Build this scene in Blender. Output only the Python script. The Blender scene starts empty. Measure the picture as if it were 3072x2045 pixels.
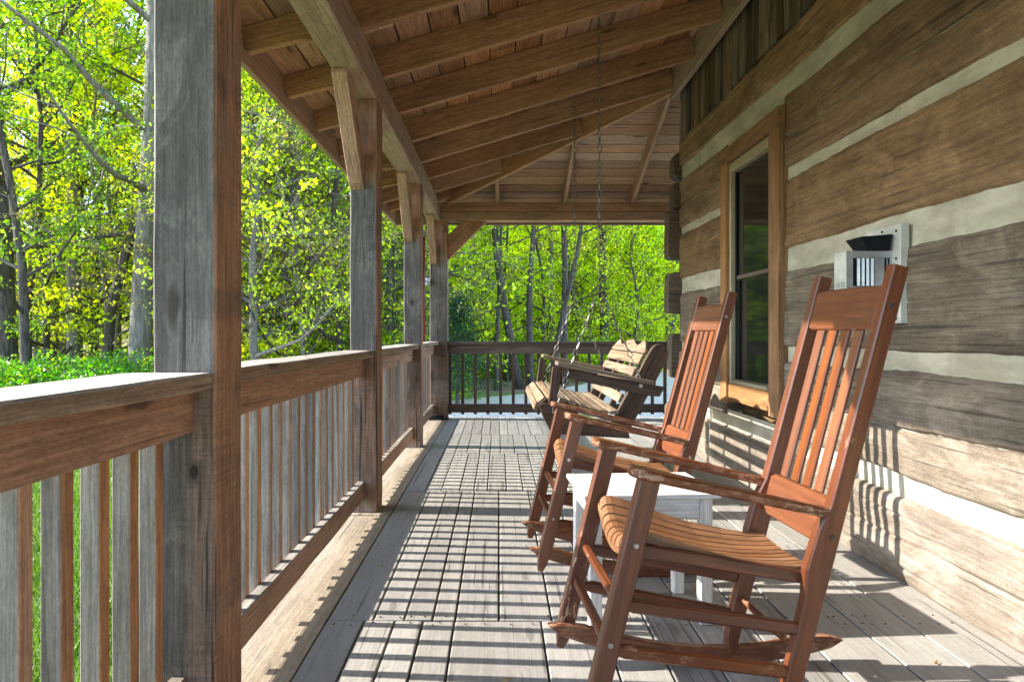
import bpy, math, random
import numpy as np
from mathutils import Vector, Matrix, noise as mn

# ------------------------------------------------------------------ camera, sky, sun, exposure
K = 1.10                      # depth scale (focal 2035 px on 3072)
scene = bpy.context.scene
COL = scene.collection
cd = bpy.data.cameras.new("camera"); cam = bpy.data.objects.new("camera", cd); COL.objects.link(cam)
cam.location = (0, 0, 1.0); cam.rotation_euler = (math.radians(90), 0, 0)
cd.sensor_width = 36; cd.lens = 1850 * K / 3072 * 36
cd.shift_x = 39 / 3072; cd.shift_y = -22.5 / 3072
cd.clip_start = 0.02; cd.clip_end = 600
scene.camera = cam

EL = math.radians(30.3); AZ = math.atan2(-1.0, 0.07)       # sun stands out over the railing side
world = bpy.data.worlds.new("World"); scene.world = world; world.use_nodes = True
wt = world.node_tree; wt.nodes.clear()
sky = wt.nodes.new("ShaderNodeTexSky"); sky.sky_type = 'NISHITA'; sky.sun_disc = False
sky.sun_elevation = EL; sky.sun_rotation = AZ; sky.air_density = 1.0; sky.dust_density = .6
bg = wt.nodes.new("ShaderNodeBackground"); bg.inputs[1].default_value = 0.15
wo = wt.nodes.new("ShaderNodeOutputWorld")
wt.links.new(sky.outputs[0], bg.inputs[0]); wt.links.new(bg.outputs[0], wo.inputs[0])

sl = bpy.data.lights.new("sun", 'SUN'); sl.energy = 2.3; sl.angle = math.radians(0.5); sl.color = (1.0, 0.93, 0.82)
sun = bpy.data.objects.new("sun", sl); COL.objects.link(sun)
sd = Vector((math.sin(AZ) * math.cos(EL), math.cos(AZ) * math.cos(EL), math.sin(EL)))
sun.rotation_euler = sd.to_track_quat('Z', 'Y').to_euler(); sun.location = (-20, 5, 20)

scene.view_settings.view_transform = 'Standard'; scene.view_settings.look = 'None'
scene.view_settings.gamma = 1.0; scene.view_settings.use_curve_mapping = False
scene.view_settings.exposure = 2.76
scene.render.engine = 'CYCLES'
cy = scene.cycles
cy.max_bounces = 10; cy.diffuse_bounces = 6; cy.glossy_bounces = 3; cy.transmission_bounces = 4
cy.sample_clamp_indirect = 8.0; cy.use_denoising = True

rng = random.Random(7)

# ------------------------------------------------------------------ object helpers
def tag(o, label=None, cat=None, group=None, kind=None):
    if label: o['label'] = label
    if cat: o['category'] = cat
    if group: o['group'] = group
    if kind: o['kind'] = kind
    return o

def empty(name, loc=(0, 0, 0), rz=0.0):
    o = bpy.data.objects.new(name, None); COL.objects.link(o)
    o.location = loc; o.rotation_euler = (0, 0, rz); o.empty_display_size = .1
    return o

def mesh_obj(name, me, mat, parent=None):
    if mat: me.materials.append(mat)
    o = bpy.data.objects.new(name, me); COL.objects.link(o)
    if parent: o.parent = parent
    return o

class MB:
    """collects pieces; keeps per-vertex grain coordinates g and a per-piece random value"""
    def __init__(s): s.v = []; s.f = []; s.g = []; s.r = []
    def piece(s, vs, fs, gs, rnd=None, off=None):
        b = len(s.v)
        rnd = rng.random() if rnd is None else rnd
        if off is None: off = (rng.uniform(0, 40), rng.uniform(0, 40), rng.uniform(0, 40))
        s.v += [tuple(p) for p in vs]; s.f += [tuple(i + b for i in f) for f in fs]
        s.g += [(q[0] + off[0], q[1] + off[1], q[2] + off[2]) for q in gs]; s.r += [rnd] * len(vs)
    def sweep(s, pts, w, h, up=(0, 0, 1), ch=.004, wob=0.0, rnd=None, ws=None, hs=None):
        """rectangular bar with chamfered long edges along pts; w across, h along up"""
        pts = [Vector(p) for p in pts]; n = len(pts); vs = []; gs = []; L = 0
        up = Vector(up)
        ph = rng.uniform(0, 50)
        for i, p in enumerate(pts):
            d = (pts[min(i + 1, n - 1)] - pts[max(i - 1, 0)]).normalized()
            sd_ = d.cross(up).normalized(); u2 = sd_.cross(d).normalized()
            if i: L += (p - pts[i - 1]).length
            a = (ws[i] if ws else w) / 2; b = (hs[i] if hs else h) / 2
            c = min(ch, a * .6, b * .6)
            prof = [(a, b - c), (a - c, b), (-a + c, b), (-a, b - c), (-a, -b + c), (-a + c, -b), (a - c, -b), (a, -b + c)]
            for k, (x, y) in enumerate(prof):
                if wob and 0 < i < n - 1:
                    q = mn.noise(Vector((L * 2.3 + ph, k // 2 * 3.7, ph * .7))) * wob
                    q += mn.noise(Vector((L * 9 + ph, k // 2 * 5.7, ph))) * wob * .35
                    x += q * (1 if x > 0 else -1); y += q * .7 * (1 if y > 0 else -1)
                vs.append(p + sd_ * x + u2 * y); gs.append((L, x, y))
        fs = []
        for i in range(n - 1):
            for k in range(8):
                k2 = (k + 1) % 8
                fs.append((i * 8 + k, i * 8 + k2, i * 8 + 8 + k2, i * 8 + 8 + k))
        fs.append(tuple(range(7, -1, -1))); fs.append(tuple((n - 1) * 8 + k for k in range(8)))
        s.piece(vs, fs, gs, rnd)
        return s
    def bar(s, p0, p1, w, h, up=(0, 0, 1), ch=.004, seg=.12, wob=0.0, rnd=None):
        p0 = Vector(p0); p1 = Vector(p1); n = max(1, int((p1 - p0).length / seg)) if wob else 1
        return s.sweep([p0.lerp(p1, i / n) for i in range(n + 1)], w, h, up, ch, wob, rnd)
    def box(s, x0, x1, y0, y1, z0, z1, ch=.004, axis=None, wob=0.0, seg=.12, rnd=None):
        d = (x1 - x0, y1 - y0, z1 - z0)
        if axis is None: axis = max(range(3), key=lambda i: d[i])
        c = ((x0 + x1) / 2, (y0 + y1) / 2, (z0 + z1) / 2)
        if axis == 0: return s.bar((x0, c[1], c[2]), (x1, c[1], c[2]), d[1], d[2], (0, 0, 1), ch, seg, wob, rnd)
        if axis == 1: return s.bar((c[0], y0, c[2]), (c[0], y1, c[2]), d[0], d[2], (0, 0, 1), ch, seg, wob, rnd)
        return s.bar((c[0], c[1], z0), (c[0], c[1], z1), d[0], d[1], (0, 1, 0), ch, seg, wob, rnd)
    def prism(s, prof, O, ex, ey, ez, t, ga=(1, 0), rnd=None, ch=.003):
        """polygon prof in plane (ex,ey) at O, thickness t along ez (centred), edges chamfered"""
        O = Vector(O); ex = Vector(ex); ey = Vector(ey); ez = Vector(ez); n = len(prof)
        gx = Vector((ga[0], ga[1])).normalized()
        area = sum(prof[i][0] * prof[(i + 1) % n][1] - prof[(i + 1) % n][0] * prof[i][1] for i in range(n))
        if area < 0: prof = prof[::-1]
        # inset polygon
        ins = []
        for i in range(n):
            a = Vector(prof[i - 1]); b = Vector(prof[i]); c = Vector(prof[(i + 1) % n])
            d1 = (b - a).normalized(); d2 = (c - b).normalized()
            nn = Vector((-d1.y - d2.y, d1.x + d2.x))
            if nn.length < 1e-6: nn = Vector((-d1.y, d1.x))
            nn.normalize(); ins.append(b + nn * ch)
        vs = []; gs = []
        for lay, (poly, z) in enumerate(((ins, -t / 2), (prof, -t / 2 + ch), (prof, t / 2 - ch), (ins, t / 2))):
            for q in poly:
                vs.append(O + ex * q[0] + ey * q[1] + ez * z)
                gs.append((q[0] * gx.x + q[1] * gx.y, -q[0] * gx.y + q[1] * gx.x, z))
        fs = [tuple(range(n - 1, -1, -1)), tuple(3 * n + i for i in range(n))]
        for l in range(3):
            for i in range(n):
                j = (i + 1) % n
                fs.append((l * n + i, l * n + j, (l + 1) * n + j, (l + 1) * n + i))
        if ex.cross(ey).dot(ez) < 0: fs = [f[::-1] for f in fs]
        s.piece(vs, fs, gs, rnd); return s
    def tube(s, pts, rs, n=8, rnd=None, cap=True):
        pts = [Vector(p) for p in pts]; m = len(pts); vs = []; gs = []; L = 0
        if not isinstance(rs, (list, tuple)): rs = [rs] * m
        ref = Vector((0, 0, 1)) if abs((pts[-1] - pts[0]).normalized().z) < .9 else Vector((1, 0, 0))
        for i, p in enumerate(pts):
            d = (pts[min(i + 1, m - 1)] - pts[max(i - 1, 0)]).normalized()
            a = d.cross(ref).normalized(); b = d.cross(a)
            if i: L += (p - pts[i - 1]).length
            for k in range(n):
                t = 2 * math.pi * k / n
                vs.append(p + (a * math.cos(t) + b * math.sin(t)) * rs[i]); gs.append((L, math.cos(t) * rs[i], math.sin(t) * rs[i]))
        fs = [(i * n + k, i * n + n + k, i * n + n + (k + 1) % n, i * n + (k + 1) % n) for i in range(m - 1) for k in range(n)]
        if cap: fs.append(tuple(range(n))); fs.append(tuple((m - 1) * n + k for k in range(n - 1, -1, -1)))
        s.piece(vs, fs, gs, rnd); return s
    def build(s, name, mat, parent=None, smooth=False):
        me = bpy.data.meshes.new(name); me.from_pydata(s.v, [], s.f); me.update()
        a = me.attributes.new("g", 'FLOAT_VECTOR', 'POINT'); a.data.foreach_set("vector", np.array(s.g, 'f').ravel())
        a = me.attributes.new("rnd", 'FLOAT', 'POINT'); a.data.foreach_set("value", np.array(s.r, 'f'))
        if smooth: me.shade_smooth()
        return mesh_obj(name, me, mat, parent)

# ------------------------------------------------------------------ node helpers
class NT:
    def __init__(s, name):
        s.m = bpy.data.materials.new(name); s.m.use_nodes = True; s.t = s.m.node_tree; s.t.nodes.clear()
        s.out = s.n("ShaderNodeOutputMaterial"); s.bs = s.n("ShaderNodeBsdfPrincipled"); s.l(s.bs.outputs[0], s.out.inputs[0])
    def n(s, t, **kw):
        nd = s.t.nodes.new(t)
        for k, v in kw.items(): setattr(nd, k, v)
        return nd
    def l(s, a, b): s.t.links.new(a, b)
    def setin(s, sock, v):
        if isinstance(v, bpy.types.NodeSocket): s.l(v, sock)
        elif isinstance(v, (tuple, list)) and sock.type == 'RGBA' and len(v) == 3: sock.default_value = (*v, 1)
        else: sock.default_value = v
    def attr(s, name): return s.n("ShaderNodeAttribute", attribute_name=name)
    def scale(s, vec, sc):
        m = s.n("ShaderNodeMapping"); s.l(vec, m.inputs[0]); m.inputs[3].default_value = sc; return m.outputs[0]
    def noise(s, vec, scale=1.0, detail=4, rough=.55, dist=0.0):
        n = s.n("ShaderNodeTexNoise"); s.l(vec, n.inputs['Vector']); n.inputs['Scale'].default_value = scale
        n.inputs['Detail'].default_value = detail; n.inputs['Roughness'].default_value = rough; n.inputs['Distortion'].default_value = dist
        return n.outputs['Fac']
    def ramp(s, fac, a, b, c0=0.0, c1=1.0):
        m = s.n("ShaderNodeMapRange"); m.interpolation_type = 'SMOOTHSTEP'
        s.setin(m.inputs['Value'], fac); m.inputs['From Min'].default_value = a; m.inputs['From Max'].default_value = b
        m.inputs['To Min'].default_value = c0; m.inputs['To Max'].default_value = c1; return m.outputs[0]
    def mix(s, fac, a, b, mode='MIX'):
        m = s.n("ShaderNodeMix", data_type='RGBA', blend_type=mode)
        s.setin(m.inputs[0], fac); s.setin(m.inputs[6], a); s.setin(m.inputs[7], b); return m.outputs[2]
    def math(s, op, a, b=0.0):
        m = s.n("ShaderNodeMath", operation=op); s.setin(m.inputs[0], a); s.setin(m.inputs[1], b); return m.outputs[0]

def wood(name, pal, alt=None, altmask=None, rough=.75, bump=.35, crack=.6, knots=.7, var=.25, blotch=.5, spec=.3, saw=0.0, chips=None, mottle=0.0, spots=(), fa=.30, grit=.17):
    """pal=(light,dark,stain) linear colours; alt = second palette where altmask(T) is 1"""
    T = NT(name); g = T.attr("g").outputs['Vector']; r = T.attr("rnd").outputs['Fac']
    warp = T.n("ShaderNodeTexNoise"); T.l(T.scale(g, (1.2, 6, 6)), warp.inputs['Vector']); warp.inputs['Scale'].default_value = 1.0
    va = T.n("ShaderNodeVectorMath", operation='MULTIPLY_ADD'); T.l(warp.outputs['Color'], va.inputs[0])
    va.inputs[1].default_value = (.0, .010, .010); T.l(g, va.inputs[2]); gw = va.outputs[0]
    grain = T.math('ADD', T.math('MULTIPLY', T.noise(T.scale(gw, (3.5, 105, 105)), 1, 5, .65), .6), T.math('MULTIPLY', T.noise(T.scale(gw, (1.4, 34, 34)), 1, 4, .6), .4))
    fine = T.noise(T.scale(gw, (7, 260, 260)), 1, 3, .6)
    ring = T.noise(T.scale(gw, (.5, 14, 14)), 1, 2, .5)
    rs = T.math('SINE', T.math('MULTIPLY', ring, 55.0))
    ringv = T.ramp(rs, -1, 1, 0, 1)
    gr = T.ramp(T.math('ADD', T.math('MULTIPLY', grain, .84), T.math('MULTIPLY', ringv, .16)), .34, .66)
    blo = T.ramp(T.noise(T.scale(g, (1.3, 5, 5)), 1, 4, .65), .42, .72)
    def colour(p):
        c = T.mix(gr, p[1], p[0])
        return T.mix(T.math('MULTIPLY', blo, blotch), c, p[2])
    c = colour(pal)
    if alt: c = T.mix(altmask(T), c, colour(alt))
    if mottle:
        mo = T.ramp(T.noise(T.scale(g, (.9, 2.6, 2.6)), 1, 6, .68, .6), .40, .62); mo2 = T.ramp(T.noise(T.scale(g, (3.1, 4.2, 4.2)), 1, 5, .7, 1.0), .50, .66)
        st = T.ramp(T.noise(T.scale(g, (7, 1.3, 1.3)), 1, 5, .7, .3), .45, .68); c = T.mix(T.math('MULTIPLY', st, mottle * .6), c, tuple(q * .75 for q in pal[1]))
        c = T.mix(T.math('MULTIPLY', mo, mottle * .75), c, pal[2]); c = T.mix(T.math('MULTIPLY', mo2, mottle * .55), c, tuple(min(.6, q * 1.45) for q in pal[0]))
    # per-board variation
    hs = T.n("ShaderNodeHueSaturation"); T.l(c, hs.inputs['Color'])
    T.setin(hs.inputs['Value'], T.ramp(r, 0, 1, 1 - var, 1 + var)); hs.inputs['Hue'].default_value = .5
    T.setin(hs.inputs['Saturation'], T.ramp(T.math('FRACT', T.math('MULTIPLY', r, 7.3)), 0, 1, 1 - var * .8, 1 + var * .5))
    c = hs.outputs[0]
    c = T.mix(T.ramp(fine, .35, .65, fa, 0), c, (.02, .015, .012))
    sp1 = T.noise(T.scale(g, (70, 190, 190)), 1, 5, .8); sp2 = T.noise(T.scale(g, (16, 40, 40)), 1, 6, .75)
    sv = T.math('ADD', T.ramp(sp1, .36, .64, 1 - grit, 1 + grit), T.ramp(sp2, .36, .64, -grit * .6, grit * .6))
    hg = T.n('ShaderNodeHueSaturation'); T.l(c, hg.inputs['Color']); T.setin(hg.inputs['Value'], sv); c = hg.outputs[0]
    ck = T.math('MAXIMUM', T.ramp(T.noise(T.scale(gw, (.9, 38, 38)), 1, 2, .4), .665, .70), T.ramp(T.noise(T.scale(gw, (1.6, 85, 85)), 1, 2, .4), .68, .70))
    c = T.mix(T.math('MULTIPLY', ck, crack), c, (.018, .013, .010))
    hgt = T.math('ADD', T.math('MULTIPLY', grain, .6), T.math('MULTIPLY', sp1, .6)); hgt = T.math('ADD', hgt, T.math('MULTIPLY', sp2, .8))
    hgt = T.math('SUBTRACT', hgt, T.math('MULTIPLY', ck, 1.2))
    if knots:
        vo = T.n("ShaderNodeTexVoronoi"); T.l(T.scale(g, (1.7, 6.5, 6.5)), vo.inputs['Vector']); vo.inputs['Scale'].default_value = 1
        kk = T.ramp(T.math('ADD', vo.outputs['Distance'], T.math('MULTIPLY', T.noise(T.scale(g, (30, 60, 60))), .08)), .10, .17, 1, 0)
        halo = T.ramp(vo.outputs['Distance'], .1, .34, .5, 0)
        c = T.mix(T.math('MULTIPLY', halo, knots * .8), c, pal[2]); c = T.mix(T.math('MULTIPLY', kk, knots), c, (.035, .022, .015))
        hgt = T.math('SUBTRACT', hgt, T.math('MULTIPLY', kk, .8))
    if spots:
        gp = T.n("ShaderNodeNewGeometry").outputs['Position']; wn = T.n("ShaderNodeTexNoise"); T.l(T.scale(gp, (14, 1, 9)), wn.inputs['Vector']); wn.inputs['Scale'].default_value = 1
        for (px, py, pz, rx, rzz) in spots:
            m_ = T.n("ShaderNodeMapping"); T.l(gp, m_.inputs[0]); m_.inputs[1].default_value = (-px / rx, -py / .25, -pz / rzz); m_.inputs[3].default_value = (1 / rx, 1 / .25, 1 / rzz)
            ln = T.n("ShaderNodeVectorMath", operation='LENGTH'); T.l(m_.outputs[0], ln.inputs[0]); dd = T.math('ADD', ln.outputs['Value'], T.math('MULTIPLY', wn.outputs['Fac'], .5))
            c = T.mix(T.ramp(dd, .9, 2.4, .6, 0), c, pal[2]); k1 = T.ramp(dd, .85, 1.05, 1, 0); c = T.mix(T.math('MULTIPLY', k1, .92), c, (.028, .02, .016)); hgt = T.math('SUBTRACT', hgt, T.math('MULTIPLY', k1, 2.0))
    if saw:
        mr = T.n('ShaderNodeMapping'); T.l(g, mr.inputs[0]); mr.inputs[2].default_value = (0, 0, .45); mr.inputs[3].default_value = (120, 5, 5)
        sw = T.noise(mr.outputs[0], 1, 3, .6); sk = T.ramp(T.noise(T.scale(g, (2.5, 6, 6)), 1, 3, .6), .45, .6)
        c = T.mix(T.math('MULTIPLY', T.ramp(sw, .48, .62), T.math('MULTIPLY', sk, min(.8, saw * 1.3))), c, pal[2])
        hgt = T.math('ADD', hgt, T.math('MULTIPLY', sw, saw))
    rg = T.ramp(grain, .3, .7, rough + .08, rough - .08)
    if chips:
        ge = T.n("ShaderNodeNewGeometry")
        chn = T.noise(T.scale(g, (22, 70, 70)), 1, 4, .7); big = T.noise(T.scale(g, (3, 4, 4)), 1, 2, .5)
        cm = T.math('MULTIPLY', T.ramp(chn, .56, .60), T.ramp(big, .61, .71))
        edge = T.ramp(ge.outputs['Pointiness'], .53, .60)
        cm2 = T.math('MAXIMUM', cm, T.math('MULTIPLY', edge, T.ramp(chn, .5, .56)))
        c = T.mix(T.math('MULTIPLY', cm2, .8), c, chips)
    T.l(c, T.bs.inputs['Base Color']); T.l(rg, T.bs.inputs['Roughness'])
    T.bs.inputs['Specular IOR Level'].default_value = spec
    bp = T.n("ShaderNodeBump"); bp.inputs['Strength'].default_value = bump; bp.inputs['Distance'].default_value = .004
    T.l(hgt, bp.inputs['Height']); T.l(bp.outputs[0], T.bs.inputs['Normal'])
    return T.m

def mask_inner(T):            # porch-side faces (+X): less weathered brown, warm bounce light painted in as well
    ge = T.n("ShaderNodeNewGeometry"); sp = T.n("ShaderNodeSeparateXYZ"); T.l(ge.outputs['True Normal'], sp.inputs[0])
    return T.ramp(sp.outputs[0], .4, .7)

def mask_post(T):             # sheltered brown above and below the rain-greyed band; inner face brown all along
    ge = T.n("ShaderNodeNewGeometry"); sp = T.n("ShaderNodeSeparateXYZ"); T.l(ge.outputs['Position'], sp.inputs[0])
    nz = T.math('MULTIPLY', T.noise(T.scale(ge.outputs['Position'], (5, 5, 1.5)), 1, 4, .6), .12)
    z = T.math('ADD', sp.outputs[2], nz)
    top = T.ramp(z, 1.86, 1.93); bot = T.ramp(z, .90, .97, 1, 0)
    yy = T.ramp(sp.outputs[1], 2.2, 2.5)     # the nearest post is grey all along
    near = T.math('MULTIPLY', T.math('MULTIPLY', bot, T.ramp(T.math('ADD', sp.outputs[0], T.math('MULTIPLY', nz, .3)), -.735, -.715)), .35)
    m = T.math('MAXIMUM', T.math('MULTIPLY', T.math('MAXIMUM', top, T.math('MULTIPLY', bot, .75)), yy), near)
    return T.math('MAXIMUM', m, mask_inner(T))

def mask_up(T):
    ge = T.n("ShaderNodeNewGeometry"); sp = T.n("ShaderNodeSeparateXYZ"); T.l(ge.outputs['True Normal'], sp.inputs[0])
    return T.ramp(sp.outputs[2], .5, .8)

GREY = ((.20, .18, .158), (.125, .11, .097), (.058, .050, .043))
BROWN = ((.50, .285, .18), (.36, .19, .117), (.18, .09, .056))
M = {}
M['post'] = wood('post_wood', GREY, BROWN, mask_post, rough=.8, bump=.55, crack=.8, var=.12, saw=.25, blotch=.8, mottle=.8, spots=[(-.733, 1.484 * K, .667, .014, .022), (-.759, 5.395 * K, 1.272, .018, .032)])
M['bal'] = wood('baluster_wood', ((.32, .275, .23), (.215, .18, .148), (.11, .085, .068)), ((.62, .36, .22), (.46, .245, .14), (.22, .11, .065)), mask_inner, bump=.4, crack=.3, knots=.4, var=.3)  # orange inner sides: fresher wood plus porch bounce light put into the colour
M['rail'] = wood('rail_wood', BROWN, ((.42, .37, .31), (.27, .235, .195), (.16, .13, .10)), mask_up, bump=.45, var=.2, crack=.4, blotch=.7)
M['cap'] = wood('cap_rail_wood', ((.36, .26, .18), (.25, .165, .105), (.15, .085, .05)), ((.46, .42, .36), (.34, .30, .26), (.22, .18, .15)), mask_up, bump=.45, var=.12, crack=.35, blotch=.6)
M['railshade'] = wood('shaded_rail_wood', ((.15, .10, .07), (.08, .052, .036), (.05, .035, .03)), ((.2, .19, .18), (.12, .115, .11), (.07, .065, .06)), mask_up, var=.15)  # far railing's shaded side painted as darker wood; floor frame reuses it
M['beam'] = wood('beam_wood', ((.46, .33, .235), (.34, .23, .16), (.22, .145, .10)), bump=.5, var=.12, crack=.35, knots=.5, saw=.3, blotch=.5)
M['rafter'] = wood('rafter_wood', ((.54, .315, .195), (.41, .225, .137), (.22, .12, .072)), bump=.35, var=.18, crack=.35, knots=.55, blotch=.6)
M['deckroof'] = wood('roof_board_wood', ((.54, .305, .18), (.40, .215, .125), (.21, .105, .06)), bump=.4, var=.3, crack=.5, blotch=.6)
M['farroof'] = wood('pale_roof_board_wood', ((.50, .32, .225), (.38, .235, .165), (.24, .145, .10)), bump=.4, var=.28, crack=.4, blotch=.6)
M['floor'] = wood('floor_board_wood', grit=.09, pal=((.305, .292, .27), (.265, .252, .232), (.19, .179, .163)), bump=.4, var=.13, crack=.5, knots=.35, rough=.7, blotch=.35, saw=.1, fa=.14)
M['edge'] = wood('edge_board_wood', ((.34, .285, .215), (.26, .21, .155), (.15, .115, .082)), bump=.4, var=.05, crack=.3, knots=.6, rough=.7, blotch=.5, fa=.15)
M['logtop'] = wood('brown_log_wood', ((.37, .24, .13), (.245, .152, .08), (.125, .075, .04)), bump=.7, var=.12, crack=.5, knots=.25, blotch=.8, saw=.15, mottle=.55)
M['loglow'] = wood('grey_log_wood', ((.32, .28, .235), (.24, .20, .16), (.14, .108, .08)), bump=.7, var=.10, crack=.45, knots=.3, blotch=.8, saw=.15, mottle=.75)
M['logmid'] = wood('dark_log_wood', ((.25, .205, .145), (.155, .122, .083), (.075, .057, .04)), bump=.7, var=.08, crack=.5, knots=.3, blotch=.8, saw=.12, mottle=.6)
M['logmid2'] = wood('weathered_log_wood', ((.28, .24, .19), (.19, .155, .118), (.10, .077, .056)), bump=.7, var=.08, crack=.5, knots=.3, blotch=.8, saw=.12, mottle=.7)
M['endwood'] = wood('log_end_wood', ((.20, .15, .105), (.13, .095, .065), (.07, .05, .035)), bump=.7, var=.2, crack=.6)
M['siding'] = wood('siding_wood', ((.24, .17, .10), (.11, .07, .04), (.035, .022, .014)), bump=.5, var=.45, crack=.5, blotch=.7)
M['casing'] = wood('casing_wood', ((.40, .225, .105), (.28, .145, .062), (.14, .07, .032)), bump=.3, var=.15, crack=.3, knots=.2, blotch=.55)
M['chair'] = wood('chair_wood', grit=.10, pal=((.17, .050, .018), (.11, .031, .011), (.065, .018, .007)), rough=.34, bump=.12, crack=.0, knots=0, var=.1, spec=.5, blotch=.4, chips=(.45, .27, .17))
M['slatc'] = wood('chair_slat_wood', grit=.08, pal=((.215, .068, .023), (.15, .043, .014), (.095, .027, .010)), rough=.36, bump=.12, crack=.0, knots=0, var=.12, spec=.5, blotch=.4)
M['seat'] = wood('seat_wood', grit=.12, pal=((.30, .148, .066), (.21, .09, .037), (.11, .038, .015)), rough=.4, bump=.15, crack=.1, knots=0, var=.07, spec=.45, blotch=.5)
M['swing'] = wood('swing_wood', ((.13, .078, .052), (.065, .038, .026), (.035, .02, .015)), bump=.7, var=.15, crack=.5, knots=.2)
M['slat'] = wood('swing_slat_wood', ((.33, .235, .15), (.18, .12, .077), (.09, .06, .042)), bump=.8, var=.2, crack=.7, knots=.3, blotch=.5)
M['table'] = wood('painted_table', grit=.04, pal=((.80, .78, .75), (.72, .70, .67), (.6, .57, .53)), rough=.45, bump=.2, crack=.08, knots=0, var=.05, spec=.5, blotch=.15)

def plain(name, col, rough=.5, metal=0.0, nscale=20, namt=.15, bump=0.1, spec=.5):
    T = NT(name); tc = T.n("ShaderNodeTexCoord"); n = T.noise(tc.outputs['Object'], nscale, 5, .6)
    d = tuple(c * (1 - namt * 2.2) for c in col)
    T.l(T.mix(T.ramp(n, .35, .7), d, col), T.bs.inputs['Base Color']); T.bs.inputs['Roughness'].default_value = rough
    T.bs.inputs['Metallic'].default_value = metal; T.bs.inputs['Specular IOR Level'].default_value = spec
    bp = T.n("ShaderNodeBump"); bp.inputs['Strength'].default_value = bump; bp.inputs['Distance'].default_value = .004
    T.l(n, bp.inputs['Height']); T.l(bp.outputs[0], T.bs.inputs['Normal']); return T.m
M['vent'] = plain('painted_sheet_metal', (.62, .62, .56), .38, .0, 9, .12, .05)
M['vent_side'] = plain('bright_sheet_metal', (.60, .62, .66), .3, .55, 7, .2, .05)
M['black'] = plain('black_metal', (.012, .014, .016), .8, 0, 20, .1, spec=.15)
M['screw'] = plain('screw_metal', (.16, .13, .10), .5, .6, 60, .3)
M['bolt'] = plain('steel_bolt', (.55, .53, .5), .35, .9, 60, .2)
M['chain'] = plain('chain_steel', (.36, .34, .31), .45, .75, 200, .4)
M['redtube'] = plain('red_tube', (.25, .03, .025), .5)
M['frame_green'] = plain('pale_frame_paint', (.42, .36, .24), .45, 0, 12, .08)
M['shingle'] = plain('roof_shingle', (.09, .085, .08), .9, 0, 40, .3, .6)

def chink_mat():
    T = NT('chinking_mortar'); tc = T.n("ShaderNodeTexCoord")
    n = T.noise(T.scale(tc.outputs['Object'], (3, 3, 9)), 1, 6, .65); n2 = T.noise(T.scale(tc.outputs['Object'], (60, 60, 60)), 1, 4, .6)
    dr = T.noise(T.scale(tc.outputs['Object'], (14, 14, 1.2)), 1, 4, .6)
    c = T.mix(T.ramp(n, .35, .7), (.35, .325, .24), (.55, .52, .41)); c = T.mix(T.ramp(dr, .5, .75, 0, .35), c, (.24, .21, .15))
    T.l(c, T.bs.inputs['Base Color']); T.bs.inputs['Roughness'].default_value = .9
    bp = T.n("ShaderNodeBump"); bp.inputs['Strength'].default_value = .5; bp.inputs['Distance'].default_value = .004
    T.l(T.math('ADD', n2, T.math('MULTIPLY', n, 2.0)), bp.inputs['Height']); T.l(bp.outputs[0], T.bs.inputs['Normal']); return T.m
M['chink'] = chink_mat()
M['dryleaf'] = plain('dry_leaf', (.30, .20, .05), .7)

def glass_mat():
    T = NT('dark_window_glass'); T.bs.inputs['Base Color'].default_value = (.010, .012, .011, 1)
    T.bs.inputs['Roughness'].default_value = .06; T.bs.inputs['Specular IOR Level'].default_value = .75
    tc = T.n("ShaderNodeTexCoord"); bp = T.n("ShaderNodeBump"); bp.inputs['Strength'].default_value = .12; bp.inputs['Distance'].default_value = .004
    T.l(T.noise(tc.outputs['Object'], 5, 2, .5), bp.inputs['Height']); T.l(bp.outputs[0], T.bs.inputs['Normal']); return T.m
M['glass'] = glass_mat()

def leaf_mat(name, c1, c2, trans=.55):
    T = NT(name); T.t.nodes.remove(T.bs)
    r = T.attr("rnd").outputs['Fac']; ge = T.n("ShaderNodeNewGeometry"); oi = T.n("ShaderNodeObjectInfo")
    n = T.noise(T.scale(ge.outputs['Position'], (.5, .5, .5)), 1, 3, .6)
    f = T.math('ADD', T.math('MULTIPLY', r, .5), T.math('MULTIPLY', T.ramp(n, .3, .7), .5))
    c = T.mix(f, c1, c2); hs = T.n("ShaderNodeHueSaturation"); T.l(c, hs.inputs['Color'])
    T.setin(hs.inputs['Hue'], T.ramp(oi.outputs['Random'], 0, 1, .485, .512)); T.setin(hs.inputs['Value'], T.ramp(r, 0, 1, .5, 1.4))
    d = T.n("ShaderNodeBsdfDiffuse"); tr = T.n("ShaderNodeBsdfTranslucent"); gl = T.n("ShaderNodeBsdfGlossy"); gl.inputs['Roughness'].default_value = .35
    gl.inputs['Color'].default_value = (.5, .5, .5, 1)
    T.l(hs.outputs[0], d.inputs[0])
    h2 = T.n("ShaderNodeHueSaturation"); T.l(hs.outputs[0], h2.inputs['Color']); h2.inputs['Value'].default_value = 1.5; h2.inputs['Saturation'].default_value = 1.1; T.l(h2.outputs[0], tr.inputs[0])
    m = T.n("ShaderNodeMixShader"); m.inputs[0].default_value = trans; T.l(d.outputs[0], m.inputs[1]); T.l(tr.outputs[0], m.inputs[2])
    m2 = T.n("ShaderNodeMixShader"); m2.inputs[0].default_value = .06; T.l(m.outputs[0], m2.inputs[1]); T.l(gl.outputs[0], m2.inputs[2])
    T.l(m2.outputs[0], T.out.inputs[0]); return T.m
M['leaf'] = leaf_mat('spring_leaf', (.05, .14, .013), (.25, .42, .022))
M['leafy'] = leaf_mat('yellow_spring_leaf', (.40, .56, .015), (.72, .84, .025))
M['leafr'] = leaf_mat('budding_leaf', (.20, .17, .05), (.42, .42, .10), .4)
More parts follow.
